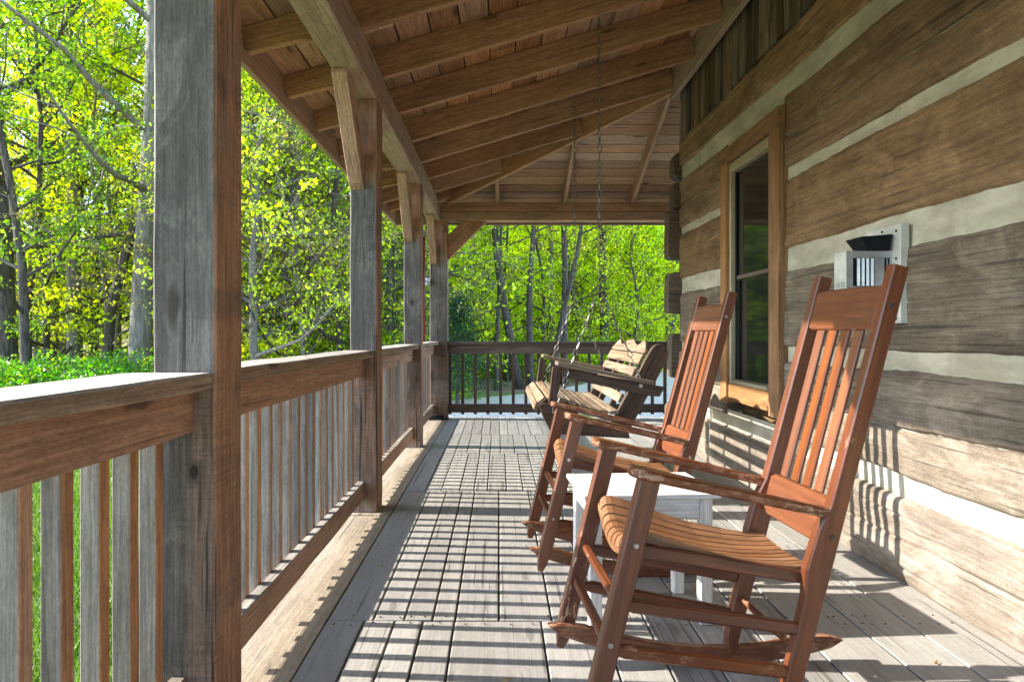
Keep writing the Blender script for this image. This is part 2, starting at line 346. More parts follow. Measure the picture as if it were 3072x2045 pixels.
M['leafg'] = leaf_mat('green_leaf', (.035, .15, .012), (.12, .34, .02))
M['leafd'] = leaf_mat('evergreen_leaf', (.012, .05, .012), (.03, .10, .02), .2)
M['lawn'] = leaf_mat('lawn_grass', (.05, .13, .012), (.16, .26, .03), .3)
M['leaff'] = leaf_mat('far_leaf', (.42, .62, .015), (.76, .88, .03))

def bark_mat(name, a, b):
    T = NT(name); g = T.attr("g").outputs['Vector']; tc = T.n("ShaderNodeTexCoord")
    n = T.noise(T.scale(tc.outputs['Object'], (22, 22, 4)), 1, 6, .65); n2 = T.noise(T.scale(tc.outputs['Object'], (3, 3, 1.5)), 1, 4, .6)
    c = T.mix(T.ramp(n, .35, .68), b, a); c = T.mix(T.ramp(n2, .5, .7, 0, .6), c, tuple(x * .4 for x in b))
    T.l(c, T.bs.inputs['Base Color']); T.bs.inputs['Roughness'].default_value = .9
    bp = T.n("ShaderNodeBump"); bp.inputs['Strength'].default_value = .8; bp.inputs['Distance'].default_value = .02
    T.l(n, bp.inputs['Height']); T.l(bp.outputs[0], T.bs.inputs['Normal']); return T.m
M['bark'] = bark_mat('dark_bark', (.13, .105, .085), (.045, .034, .027))
M['barkp'] = bark_mat('pale_bark', (.25, .225, .19), (.12, .105, .085))

# ------------------------------------------------------------------ ground, drive
GZ = -.5
def gz(x, y):
    d = math.hypot(x * .9, y) ; t = max(0, min(1, (d - 30) / 70)); t = t * t * (3 - 2 * t)
    return GZ + 9 * t + (.12 * mn.noise(Vector((x * .12, y * .12, 0))) if d > 12 else 0)
def ground():
    xs = sorted(set(list(np.linspace(-150, 150, 61)) + list(np.linspace(-14, 14, 29)))); ys = sorted(set(list(np.linspace(-60, 200, 53)) + list(np.linspace(-6, 30, 37))))
    vs = [(x, y, gz(x, y)) for y in ys for x in xs]; nx = len(xs)
    fs = [(j * nx + i, j * nx + i + 1, (j + 1) * nx + i + 1, (j + 1) * nx + i) for j in range(len(ys) - 1) for i in range(nx - 1)]
    me = bpy.data.meshes.new('ground'); me.from_pydata(vs, [], fs); me.shade_smooth()
    T = NT('lawn_and_leaf_litter'); ge = T.n("ShaderNodeNewGeometry"); P = ge.outputs['Position']
    sp = T.n("ShaderNodeSeparateXYZ"); T.l(P, sp.inputs[0])
    n1 = T.noise(T.scale(P, (.35, .35, .35)), 1, 5, .6); n2 = T.noise(T.scale(P, (9, 9, 9)), 1, 5, .65); n3 = T.noise(T.scale(P, (40, 40, 40)), 1, 4, .7)
    grass = T.mix(T.ramp(n2, .3, .7), (.06, .11, .018), (.15, .21, .04)); grass = T.mix(T.ramp(n3, .4, .7, 0, .5), grass, (.30, .36, .05))
    lit = T.mix(T.ramp(n3, .35, .65), (.12, .075, .045), (.36, .25, .17)); lit = T.mix(T.ramp(n2, .55, .7), lit, (.18, .28, .03))
    yy = T.math('ADD', sp.outputs[1], T.math('MULTIPLY', n1, 5.0)); xx = T.math('ADD', T.math('MULTIPLY', sp.outputs[0], -1.0), T.math('MULTIPLY', n1, 4.0))
    far = T.math('MAXIMUM', T.ramp(yy, 19.2, 20.2), T.ramp(xx, 13, 14.5))
    c = T.mix(far, grass, lit); T.l(c, T.bs.inputs['Base Color']); T.bs.inputs['Roughness'].default_value = .95
    bp = T.n("ShaderNodeBump"); bp.inputs['Strength'].default_value = 1; bp.inputs['Distance'].default_value = .05; T.l(n2, bp.inputs['Height']); T.l(bp.outputs[0], T.bs.inputs['Normal'])
    tag(mesh_obj('ground', me, T.m), kind='structure')
ground()
def drive():
    L = [(-14, 12.4), (-4, 12.6), (-1.5, 13.6), (.5, 16.2), (2.4, 19.5), (5, 26), (9, 40), (14, 52)]
    R = [(-14, 8.9), (-4, 8.9), (0, 8.95), (3, 9), (6, 10), (12, 20), (17, 36), (22, 50)]
    vs = []; fs = []
    def interp(P, t):
        q = t * (len(P) - 1); i = min(int(q), len(P) - 2); f = q - i
        return (P[i][0] + (P[i + 1][0] - P[i][0]) * f, P[i][1] + (P[i + 1][1] - P[i][1]) * f)
    N, W = 60, 10
    for i in range(N + 1):
        a = interp(L, i / N); b = interp(R, i / N)
        for k in range(W + 1):
            x = a[0] + (b[0] - a[0]) * k / W; y = a[1] + (b[1] - a[1]) * k / W
            if k in (0, W): x += .15 * mn.noise(Vector((i * 1.1, k, 3))); y += .2 * mn.noise(Vector((i * 1.3, k, 9)))
            vs.append((x, y, gz(x, y) + .04))
    for i in range(N):
        for k in range(W): fs.append((i * (W + 1) + k, (i + 1) * (W + 1) + k, (i + 1) * (W + 1) + k + 1, i * (W + 1) + k + 1))
    me = bpy.data.meshes.new('gravel_drive'); me.from_pydata(vs, [], fs)
    T = NT('gravel'); ge = T.n("ShaderNodeNewGeometry"); P = ge.outputs['Position']
    n = T.noise(T.scale(P, (28, 28, 28)), 1, 5, .75); n2 = T.noise(T.scale(P, (.8, .8, .8)), 1, 4, .6)
    c = T.mix(T.ramp(n, .35, .65), (.40, .34, .27), (.76, .68, .57)); c = T.mix(T.ramp(n2, .5, .7, 0, .35), c, (.35, .30, .24))
    T.l(c, T.bs.inputs['Base Color']); T.bs.inputs['Roughness'].default_value = .95
    bp = T.n("ShaderNodeBump"); bp.inputs['Strength'].default_value = .8; bp.inputs['Distance'].default_value = .03; T.l(n, bp.inputs['Height']); T.l(bp.outputs[0], T.bs.inputs['Normal'])
    tag(mesh_obj('gravel_drive', me, T.m), kind='structure')
drive()

# ------------------------------------------------------------------ porch floor
def porch_floor():
    mb = MB(); g = .0065
    def course(xs, ys):
        for x0, x1 in zip(xs[:-1], xs[1:]):
            for y0, y1 in zip(ys[:-1], ys[1:]):
                dz = rng.uniform(-.002, .002)
                mb.box(x0 + g / 2, x1 - g / 2, y0 + .0045, y1 - .0045, -.04 + dz, dz, ch=.003, axis=1, rnd=rng.random())
    yE = 7.40 * K
    # wide outer board under the railing, warmer wood
    course([-.90, -.60], [-3, .55, 3.4 * K, 7.0 * K + .25])
    o = mb.build('porch_floor_edge_board', M['edge']); tag(o, kind='structure'); mb = MB()
    cuts = [-3, -.4, 2.15 * K, 3.92 * K, 5.15 * K, 6.1 * K, yE]
    for i, (a, b) in enumerate(zip(cuts[:-1], cuts[1:])):
        if i == 1: xs = [-.60, -.468, -.362, -.264, -.155, .147, .354, .51]
        elif i == 2: xs = [-.60, -.44, -.332, -.233, -.153, .0, .185, .35, .51]
        elif i == 0: xs = [-.60, -.45, -.3, -.15, 0, .2, .35, .51]
        else:
            xs = [-.60, -.47, -.37][:3]; x = xs[-1]
            while x < .40: x += rng.uniform(.085, .125); xs.append(x)
            xs = [q for q in xs if q < .46] + [.51]
        course(xs, [a, b])
    # boards near the wall, own joints
    x = .51
    while x < 1.60:
        w = rng.uniform(.15, .22); x1 = min(x + w, 1.66)
        if 1.66 - x1 < .08: x1 = 1.66
        ys = [-3, rng.uniform(-.5, 1.2), rng.uniform(2.0, 3.2) * K, rng.uniform(4.2, 5.6) * K, yE]
        course([x, x1], ys); x = x1
    # round the corner
    x = 1.66
    while x < 5: course([x, x + .14], [5.6 * K, yE]); x += .14
    o = mb.build('porch_floor', M['floor']); tag(o, kind='structure')
    # frame below the boards
    mb = MB()
    mb.box(-.90, -.86, -3, yE, -.24, -.041, axis=1, wob=.002); mb.box(-.86, 5, yE - .04, yE, -.24, -.041, axis=0)
    for y in np.arange(-2.8, yE, .5): mb.box(-.855, 1.66, y, y + .04, -.22, -.042, axis=0)
    o = mb.build('porch_floor_frame', M['railshade']); tag(o, kind='structure')
    # nail heads belong to the boards
    mb = MB(); r2 = random.Random(3)
    for yc in (2.15 * K - .03, 2.15 * K + .03, 2.9 * K, 3.92 * K - .03, 3.92 * K + .03, 1.5 * K, 5.15 * K, 6.1 * K):
        x = -.57
        while x < 1.6:
            if r2.random() < .8:
                cx, cyy = x + r2.uniform(-.01, .01), yc + r2.uniform(-.012, .012)
                mb.tube([(cx, cyy, .0015), (cx, cyy, .0042)], .0035, 6)
            x += r2.choice((.035, .06, .05, .07))
    o = mb.build('floor_nails', M['screw']); o['kind'] = 'structure'
porch_floor()

# ------------------------------------------------------------------ posts with braces
PX0, PX1 = -.833, -.682
def post(x0, x1, y0, y1, braces, label, nm='porch_post', ztop=2.31):
    t = empty(nm, ((x0 + x1) / 2, (y0 + y1) / 2, 0)); tag(t, label, 'post', 'square timber posts along the porch edge')
    ox, oy = t.location.x, t.location.y
    mb = MB(); mb.box(x0 - ox, x1 - ox, y0 - oy, y1 - oy, .002, ztop, ch=.006, axis=2, wob=.003, seg=.09, rnd=.5)
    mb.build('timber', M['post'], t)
    for kind in braces:
        mb = MB()
        if kind == 'near':   # up and towards the camera, on the outer half of the post
            a = .44
            prof = [(y0 - oy - .002, 1.80), (y0 - oy - .002, 1.80 + .20), (y0 - oy - a + .17, ztop - .002), (y0 - oy - a, ztop - .002), (y0 - oy - a, ztop - .02), (y0 - oy - .05, 1.83)]
            mb.prism([(p[0], p[1]) for p in prof], (x0 - ox + .042, 0, 0), (0, 1, 0), (0, 0, 1), (1, 0, 0), .078, ga=(1, -1), rnd=.55)
        if kind == 'far':
            a = .44
            prof = [(y1 - oy + .002, 1.80), (y1 - oy + .002, 2.0), (y1 - oy + a - .17, ztop - .002), (y1 - oy + a, ztop - .002), (y1 - oy + a, ztop - .02), (y1 - oy + .05, 1.83)]
            mb.prism(prof, (x0 - ox + .042, 0, 0), (0, 1, 0), (0, 0, 1), (1, 0, 0), .078, ga=(1, 1), rnd=.55)
        if kind == 'right':
            a = .45; b0 = x1 - ox + .002
            prof = [(b0, ztop - .005 - a), (b0, ztop - .005 - a + .29), (b0 + a - .29, ztop - .002), (b0 + a, ztop - .002)]
            mb.prism(prof, (0, 0, 0), (1, 0, 0), (0, 0, 1), (0, 1, 0), .08, ga=(1, 1), rnd=.4)
        mb.build('brace', M['rafter'], t)
    return t
D = .152 * K
post(PX0, PX1, 1.484 * K, 1.484 * K + D, ['far'], 'nearest porch post, rough grey with a red-brown inner face and a knot')
post(PX0, PX1, 3.445 * K, 3.445 * K + D, ['near', 'far'], 'second porch post from the camera, blue-grey band above the rail, braced to the roof beam')
post(PX0, PX1, 5.395 * K, 5.395 * K + D, ['near', 'far'], 'third porch post, blue-grey with a big dark knot just above the railing')
pc = post(-.802, -.600, 7.15 * K, 7.15 * K + .2, ['near', 'right'], 'thick corner post where the two railings meet, with a wide brace to the far beam')
mb = MB(); mb.box(-.13, .115, -.155, .0, .006, .02, ch=.004); mb.box(-.115, .06, -.14, .0, .02, .05, ch=.006); mb.build('low_black_box', M['black'], pc)  # low black box at the post's foot, its use unknown

# ------------------------------------------------------------------ railings
def side_rail(y0, y1, label, i):
    t = empty('porch_railing', (-.77, (y0 + y1) / 2, 0)); tag(t, label, 'railing', 'porch railings')
    ox, oy = -.77, (y0 + y1) / 2
    def B(nm, *a, mat='rail', **k):
        mb = MB(); x0, x1, ya, yb, z0, z1 = a
        mb.box(x0 - ox, x1 - ox, ya - oy, yb - oy, z0, z1, axis=1, **k); mb.build(nm, M[mat], t)
    B('cap_rail', -.87, -.70, y0 - .06, y1 + .06 if i == 3 else y1 + .05, .868, .906, ch=.004, wob=.006, seg=.07) if False else None
    # cap sits between posts and laps beside them on the outer side
    mb = MB(); c = -.785
    mb.box(-.87 - ox, (-.688 if i == 0 else -.697) - ox, y0 + .003 - oy, y1 - .003 - oy, .868, .906, axis=1, ch=.005, wob=.005, seg=.07); mb.build('cap_rail', M['cap'], t)
    B('upper_rail', -.79, -.735 if i == 0 else -.752, y0 + .002, y1 - .002, .762, .8675, ch=.003, wob=.003)
    B('lower_rail', -.79, -.752, y0 + .002, y1 - .002, .075, .175, ch=.003, wob=.002)
    n = int((y1 - y0 - .03) / (.1025 * K)); gap = (y1 - y0) / (n + 1) if n else 1
    for k in range(n):
        y = y0 + gap * (k + 1) - .018 if i else y1 - .065 - .113 * k; mb = MB(); j = rng.uniform(-.003, .003)
        mb.box(-.831 - ox, -.791 - ox, y - oy + j, y + .0355 - oy + j, .092 + rng.uniform(-.012, .004), .866, axis=2, ch=.002, wob=.0015, seg=.2)
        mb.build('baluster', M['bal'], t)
side_rail(-.62, 1.484 * K, 'nearest length of porch railing, running out of the left edge of the photo', 0)
side_rail(1.484 * K + D, 3.445 * K, 'second length of porch railing, between the nearest and the second post', 1)
side_rail(3.445 * K + D, 5.395 * K, 'third length of porch railing, between the second and the third post', 2)
side_rail(5.395 * K + D, 7.15 * K, 'short last length of side railing, between the third post and the corner post', 3)
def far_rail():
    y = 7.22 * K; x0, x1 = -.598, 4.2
    t = empty('porch_railing', (0, y, 0)); tag(t, 'far railing in shade-darkened colour across the end of the porch behind the swing', 'railing', 'porch railings')
    mb = MB(); mb.box(x0, x1, -.03, .11, .868, .906, axis=0, ch=.004, wob=.003); mb.build('cap_rail', M['railshade'], t)
    mb = MB(); mb.box(x0, x1, 0, .038, .762, .8675, axis=0, ch=.003, wob=.002); mb.build('upper_rail', M['railshade'], t)
    mb = MB(); mb.box(x0, x1, 0, .038, .075, .175, axis=0, ch=.003, wob=.002); mb.build('lower_rail', M['railshade'], t)
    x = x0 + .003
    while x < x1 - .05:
        mb = MB(); mb.box(x, x + .036, .04, .076, .05, .866, axis=2, ch=.002); mb.build('baluster', M['railshade'], t); x += .149
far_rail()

# ------------------------------------------------------------------ porch roof
RS = .293
def rz(x): return 2.51 + RS * (x + .682)          # underside of side rafters
YC = 7.15 * K; YH = 5.5 * K; XH = 1.54
def hipx(y): return -.68 + 2.22 * (YC - y) / (YC - YH)
roof = empty('porch_roof', (0, 0, 2.4)); tag(roof, 'open timber porch roof of brown rafters, boards and long beams overhead', 'roof')
def RP(mb, nm, mat):
    mb.v = [(a, b, c - 2.4) for a, b, c in mb.v]; o = mb.build(nm, M[mat], roof); return o
mb = MB(); mb.box(-.835, -.682, -3, YC + .2, 2.31, 2.51, axis=1, ch=.008, wob=.006, seg=.1, rnd=.6); RP(mb, 'side_beam', 'beam')
mb = MB(); mb.box(-.678, 5, YC + .0, YC + .15, 2.412, 2.52, axis=0, ch=.006, wob=.003, rnd=.35); mb.box(-.678, 5, YC - .004, YC + .155, 2.31, 2.41, axis=0, ch=.006, wob=.003, rnd=.45); RP(mb, 'far_beam', 'rafter')
ys = [-2.6, -2.0, -1.4, -.8, -.25, .2, .75, 1.33, 1.92, 2.50, 3.08, 3.66, 4.25, 4.86, 5.46, 6.03, 6.60, 7.05]
up = Vector((-RS, 0, 1)).normalized(); hR = .175
for y in ys:
    Y = y * K; xe = 1.528 if Y < YH + .02 else hipx(Y) - .03
    for (a, b, tail) in (((-1.262, xe, 0),)):
        pass
    mb = MB(); n = 24; pts = []; hs = []
    for i in range(n + 1):
        x = -1.262 + (xe + 1.262) * i / n
        h = hR - (.045 * min(1, max(0, (-.86 - x) / .2)) if x < -.86 else 0)   # tails are cut shallower
        z = rz(x) + hR * math.sqrt(1 + RS * RS) - h * .5 * math.sqrt(1 + RS * RS)
        pts.append((x, Y, z)); hs.append(h)
    mb.sweep(pts, .045, hR, (0, 0, 1), .004, .0025, hs=hs, rnd=.35 + .3 * rng.random())
    RP(mb, 'rafter', 'rafter')
top = hR * math.sqrt(1 + RS * RS)
# fascia along the eave
mb = MB(); mb.box(-1.30, -1.264, -3, 7.7 * K, rz(-1.264) - .0, rz(-1.264) + .21, axis=1, ch=.004, wob=.003, rnd=.4); RP(mb, 'fascia', 'beam')
# ledger on the wall
mb = MB(); mb.box(1.532, 1.575, -3, YH + .03, 3.085, 3.40, axis=1, ch=.005, wob=.002, rnd=.6); RP(mb, 'ledger', 'beam')
# side roof boards (run along the porch), clipped at the hip
mb = MB(); s = -1.29; sx = 1 / math.sqrt(1 + RS * RS)
while s < 1.62:
    w = rng.uniform(.15, .19); x0, x1 = s, min(s + w - .008, 1.64)
    ye = min(7.6 * K, YC + (-.68 - (x0 + x1) / 2) * (YC - YH) / 2.22) + .12
    if x1 > x0 + .02:
        xm = (x0 + x1) / 2; z = rz(xm) + top + .011
        cut = [-3, rng.uniform(-1, 2), rng.uniform(3, 5), ye]
        cut = [c for c in cut if c < ye - .3] + [ye]
        for a, b in zip(cut[:-1], cut[1:]):
            mb.bar((xm, a, z), (xm, b - .003, z), (x1 - x0) / sx, .02, up, .002)
    s += w
RP(mb, 'roof_boards', 'deckroof')
# hip rafter
a = Vector((-.60, YC - .06, 2.50)); b = Vector((XH, YH + .01, rz(XH)))
hb = (b - a); mb = MB(); off = Vector((0, 0, .075)); mb.bar(a + off, b + off, .05, .20, (0, 0, 1), .004, .1, .002, rnd=.5); RP(mb, 'hip_rafter', 'rafter')
# far slope: rafters run away from the camera, boards run across
FS = (rz(XH) - 2.51) / (YC - YH)
def fz(y): return 2.51 + FS * (YC - y)
ftop = .15 * math.sqrt(1 + FS * FS)
for x, ytop in ((-.02, None), (.76, None), (1.55, YH - .0), (2.35, YH), (3.15, YH), (3.95, YH)):
    if ytop is None: ytop = YC - (x + .68) / 2.22 * (YC - YH) + .03
    mb = MB(); mb.bar((x, ytop, fz(ytop) + ftop / 2), (x, 7.55 * K, fz(7.55 * K) + ftop / 2), .042, .15, (0, 0, 1), .004, .1, .002, rnd=.5); RP(mb, 'rafter', 'farroof')
mb = MB(); y = 7.6 * K; upf = Vector((0, FS, 1)).normalized()
while y > YH - .1:
    w = rng.uniform(.13, .17); ym = y - w / 2; xs_ = hipx(ym) - .05
    mb.bar((max(xs_, -1.29), ym, fz(ym) + ftop + .011), (5, ym, fz(ym) + ftop + .011), (w - .007) * math.sqrt(1 + FS * FS), .02, upf, .002); y -= w
RP(mb, 'far_roof_boards', 'farroof')
mb = MB(); mb.box(-1.30, 5, 7.56 * K, 7.56 * K + .036, fz(7.56 * K) - .02, fz(7.56 * K) + .20, axis=0); RP(mb, 'far_fascia', 'beam')
# shingles above everything
mb = MB()
def sheet(q, t=.03):
    vs = [Vector(p) for p in q] + [Vector(p) + Vector((0, 0, t)) for p in q]
    fs = [(3, 2, 1, 0), (4, 5, 6, 7), (0, 1, 5, 4), (1, 2, 6, 5), (2, 3, 7, 6), (3, 0, 4, 7)]
    mb.piece(vs, fs, [tuple(v) for v in vs])
e = .036
zt = lambda x: rz(x) + top + e
yh2 = YC - (1.66 + .68) / 2.22 * (YC - YH); yc2 = YC + (1.32 - .68) / 2.22 * (YC - YH)
sheet([(-1.33, -3, zt(-1.33)), (1.66, -3, zt(1.66)), (1.66, yh2, zt(1.66)), (-1.33, yc2 + .1, zt(-1.33))])
yb = 7.6 * K; e2 = .05
sheet([(-1.33, yb, fz(yb) + ftop + e2), (5, yb, fz(yb) + ftop + e2), (5, yh2, fz(yh2) + ftop + e2), (1.6, yh2, fz(yh2) + ftop + e2)])
RP(mb, 'shingles', 'shingle')

# ------------------------------------------------------------------ log cabin
cabin = empty('log_cabin', (4, 1.5, 0)); tag(cabin, 'log cabin of wide hewn brown logs with pale chinking and one tall window', 'cabin')
def CP(mb, nm, mat, parent=cabin, smooth=False):
    p = cabin.location
    mb.v = [(a - p.x, b - p.y, c - p.z) for a, b, c in mb.v]
    return mb.build(nm, M[mat], parent, smooth)
XW = 1.62; YE = 5.53 * K
WY0, WY1 = 3.50 * K, 4.42 * K            # casing outer edges
def edge_wave(y, seed): return .012 * mn.noise(Vector((y * 1.3, seed, 0))) + .006 * mn.noise(Vector((y * 5, seed, 4))) + .004 * mn.noise(Vector((y * 17, seed, 8)))
def log(z0, z1, y0, y1, seed, mat, cracks=(), xf=XW, tilt=0.0):
    """a hewn log face: displaced grid, rounded to top and bottom"""
    ny = int((y1 - y0) / .025); nz = int((z1 - z0) / .006); mb = MB(); vs = []; gs = []
    for j in range(nz + 1):
        v = j / nz
        for i in range(ny + 1):
            y = y0 + (y1 - y0) * i / ny
            a = z0 + edge_wave(y, seed) + tilt * (y - 2); b = z1 + edge_wave(y, seed + 31.7) + tilt * (y - 2)
            vv = v; z = a + (b - a) * vv
            ed = min(v, 1 - v) * (b - a)
            rd = .022; bulge = 0 if ed > rd else -(rd - math.sqrt(max(0, rd * rd - (rd - ed) ** 2))) * 1.5
            q = .010 * mn.noise(Vector((y * 1.1, z * 2.2, seed))) + .006 * mn.noise(Vector((y * 4, z * 6, seed + 3))) + .004 * mn.noise(Vector((y * 14, z * 9, seed + 5))) + .009 * max(0, mn.noise(Vector((y * 2.2, z * 9, seed + 9)))) 
            for c2 in range(3):
                zc = z0 + (z1 - z0) * (.2 + .3 * c2) + .03 * mn.noise(Vector((y * .7, c2, seed + 2))) + .004 * mn.noise(Vector((y * 9, c2, seed))); am = max(0, mn.noise(Vector((y * .9, c2 * 7.1, seed + 6))) - .05)
                q -= .035 * am * math.exp(-((z - zc) / .0045) ** 2)
            for (cz, depth, wv, wd) in cracks:
                cc = cz + .016 * mn.noise(Vector((y * .9, seed, 7))) + .005 * mn.noise(Vector((y * 5, seed, 2))) + tilt * (y - 2)
                q -= depth * math.exp(-((z - cc) / wd) ** 2)
                if z > cc: q += wv
            x = xf - bulge - q
            vs.append((x, y, z)); gs.append((y, z, 0))
    w = ny + 1
    fs = [(j * w + i, j * w + i + 1, (j + 1) * w + i + 1, (j + 1) * w + i) for j in range(nz) for i in range(ny)]
    fs = [f[::-1] for f in fs] if False else fs
    # back edges: close top, bottom and ends into the wall
    b = len(vs)
    for j in (0, nz):
        for i in range(w): vx = vs[j * w + i]; vs.append((xf + .12, vx[1], vx[2])); gs.append((vx[1], vx[2], .12))
    for i in range(ny):
        fs.append((i, b + i, b + i + 1, i + 1)[::-1]); fs.append((nz * w + i, nz * w + i + 1, b + w + i + 1, b + w + i)[::-1])
    fs.append(tuple([j * w for j in range(nz + 1)] + [b + w, b])); fs.append(tuple([j * w + ny for j in range(nz, -1, -1)] + [b + ny, b + w + ny]))
    mb.piece(vs, fs, gs, rnd=.5 + .3 * math.sin(seed * 5.1)); return mb
Z = lambda z: z + 1
LOGS = [  # z0, z1, cracks, material
    (-.01, .337, [(.17, .006, .0, .006)], 'loglow'),
    (.422, .845, [(.622, .022, .006, .006)], 'logmid2'),
    (.9255, 1.358, [(1.13, .008, .0, .005), (1.04, .006, 0, .004)], 'logmid'),
    (1.475, 1.868, [(1.66, .006, .0, .005)], 'logtop'),
    (1.921, 2.345, [(2.105, .022, -.006, .007)], 'logtop'),
    (2.455, 2.69, [], 'logtop')]
tl = .006
for i, (a, b, cr, m) in enumerate(LOGS):
    tlt = tl * max(0, (a - 1)) if i > 2 else 0
    if b < .5 or a > 2.3: spans = [(-3, YE)]
    else: spans = [(-3, WY0 - .004), (WY1 + .004, YE)]
    for k, (ya, yb_) in enumerate(spans):
        CP(log(a, b, ya, yb_, i * 3.3 + 1 + (0 if k == 0 else 0), m, cr, tilt=tlt), 'log', m, smooth=True)
# chinking: one rendered surface just behind the log faces
def chinking():
    mb = MB()
    for (a, b, t_) in ((.30, .46, 0), (.81, .96, 0), (1.32, 1.51, .001), (1.83, 1.96, .004), (2.30, 2.49, .008)):
        for (y0, y1) in (((-3, YE),) if a < .4 or a > 2.25 else ((-3, WY0 - .002), (WY1 + .002, YE))):
            ny = int((y1 - y0) / .04); nz = 5; vs = []; gs = []
            for j in range(nz + 1):
                for i in range(ny + 1):
                    y = y0 + (y1 - y0) * i / ny; z = a + (b - a) * j / nz + t_ * (y - 2)
                    vs.append((XW + .020 - .006 * mn.noise(Vector((y * 3, z * 8, 1))) - .003 * mn.noise(Vector((y * 14, z * 20, 5))), y, z)); gs.append((y, z, 0))
            w = ny + 1
            mb.piece(vs, [(j * w + i, j * w + i + 1, (j + 1) * w + i + 1, (j + 1) * w + i) for j in range(nz) for i in range(ny)], gs)
    CP(mb, 'chinking', 'chink', smooth=True)
chinking()
# thin mortar lines in the two open log seams are light caulk
mb = MB()
for cz, seed, t_ in ((.622, 4.3, 0), (2.105, 14.2, .0066)):
    for (y0, y1) in ((-3, WY0), (WY1, YE)):
        pts = []
        for i in range(int((y1 - y0) / .05) + 1):
            y = y0 + i * .05
            cc = cz + .016 * mn.noise(Vector((y * .9, seed, 7))) + .005 * mn.noise(Vector((y * 5, seed, 2))) + t_ * (y - 2)
            q = .010 * mn.noise(Vector((y * 1.1, cc * 2.2, seed))) + .006 * mn.noise(Vector((y * 4, cc * 6, seed + 3)))
            pts.append((XW + .018 - q, y, cc - .002))
        mb.tube(pts, .0045, 6)
CP(mb, 'seam_caulk', 'chink')
# log ends at the far corner, crossing logs poke out
r5 = random.Random(11)
for (z0, z1, x0) in ((.0, .37, 1.50), (.60, 1.0, 1.525), (1.18, 1.55, 1.50), (1.67, 2.11, 1.50), (2.13, 2.36, 1.545), (2.40, 2.62, 1.55)):
    mb = MB(); ya, yb_ = YE + .004, YE + .17
    x0 += .02; prof = [(x0 + .004, z0 + .02), (x0, z0 + .12), (x0 + .006, z1 - .035), (x0 + .022, z1 - .006), (x0 + .05, z1), (1.9, z1), (1.9, z0), (x0 + .03, z0)]
    mb.prism(prof, (0, (ya + yb_) / 2, 0), (1, 0, 0), (0, 0, 1), (0, 1, 0), yb_ - ya, ga=(1, 0), ch=.004, rnd=.2); CP(mb, 'log_end', 'endwood')
mb = MB(); mb.box(1.66, 1.9, YE + .005, YE + .15, -.3, 3.3, axis=2); CP(mb, 'corner_infill', 'loglow')
# end wall, back and inner core
mb = MB(); z = -.3
while z < 3.1:
    mb.box(1.9, 8, YE + .0, YE + .15, z, z + .34, axis=0, ch=.02, wob=.006, seg=.2); z += .43
CP(mb, 'end_wall_logs', 'loglow')
mb = MB(); mb.box(1.72, 8, YE - .10, YE - .003, -.4, 5.2, axis=0, ch=.002); mb.box(1.74, 8, -3, -2.9, -.4, 5.2, axis=0, ch=.002)
mb.box(1.74, 1.78, -2.9, WY0 + .05, -.4, 2.9, axis=1, ch=.001); mb.box(1.74, 1.78, WY1 - .05, YE - .1, -.4, 2.9, axis=1, ch=.001)
mb.box(1.741, 1.781, WY0 + .05, WY1 - .05, -.4, .6, axis=1, ch=.001); mb.box(1.742, 1.782, WY0 + .05, WY1 - .05, 2.2, 2.9, axis=1, ch=.001)
mb.box(1.80, 8, -2.9, YE - .1, -.42, -.38, axis=0, ch=.001); mb.box(1.80, 8, -2.9, YE - .1, 3.0, 3.05, axis=0, ch=.001)
CP(mb, 'inner_wall', 'siding')
# board-and-batten above the top log
mb = MB(); y = -3
while y < YE:
    w = rng.uniform(.085, .15); dx = rng.choice((0, .012, .018, .004)); mb.box(XW + .02 - dx, XW + .05, y, min(y + w - .004, YE), 2.70 + rng.uniform(-.01, .03), 3.75, axis=2, ch=.003, wob=.002, seg=.3); y += w
CP(mb, 'board_siding', 'siding')
mb = MB(); mb.box(XW + .055, XW + .1, -3, YE, 2.6, 5.2, axis=1, ch=.001); CP(mb, 'upper_wall', 'siding')
mb = MB(); mb.bar((1.1, 1.5, 4.9), (5, 1.5, 7.2), 10.4, .12, (-.5, 0, 1)); CP(mb, 'main_roof', 'shingle')
# ---- window
win = empty('window', (0, 0, 0)); win.parent = cabin; win.location = Vector((XW, (WY0 + WY1) / 2, 1.4)) - cabin.location
def WP(mb, nm, mat):
    p = (XW, (WY0 + WY1) / 2, 1.4); mb.v = [(a - p[0], b - p[1], c - p[2]) for a, b, c in mb.v]; return mb.build(nm, M[mat], win)
zt_, zb_ = 2.29, .515; cw = .145
mb = MB(); xo = XW - .035
mb.box(xo, XW + .1, WY0, WY0 + cw, zb_, zt_ - .105, axis=2, ch=.004, wob=.001); mb.box(xo, XW + .1, WY1 - .12, WY1, zb_, zt_ - .105, axis=2, ch=.004, wob=.001)
mb.box(xo - .006, XW + .1, WY0 - .006, WY1 + .006, zt_ - .103, zt_, axis=1, ch=.004, wob=.001)
mb.box(xo + .018, XW + .1, WY0 + cw + .002, WY1 - .122, zb_ + .02, .655, axis=1, ch=.004, wob=.001)
WP(mb, 'casing', 'casing')
ia, ib = WY0 + cw + .003, WY1 - .123
mb = MB()
mb.box(XW - .012, XW + .06, ia, ia + .055, .657, 2.18, axis=2, ch=.004); mb.box(XW - .012, XW + .06, ib - .03, ib, .657, 2.18, axis=2, ch=.004)
mb.box(XW - .012, XW + .06, ia + .056, ib - .031, 2.115, 2.18, axis=1, ch=.004); mb.box(XW - .02, XW + .06, ia + .056, ib - .031, .657, .682, axis=1, ch=.004)
WP(mb, 'frame', 'frame_green')
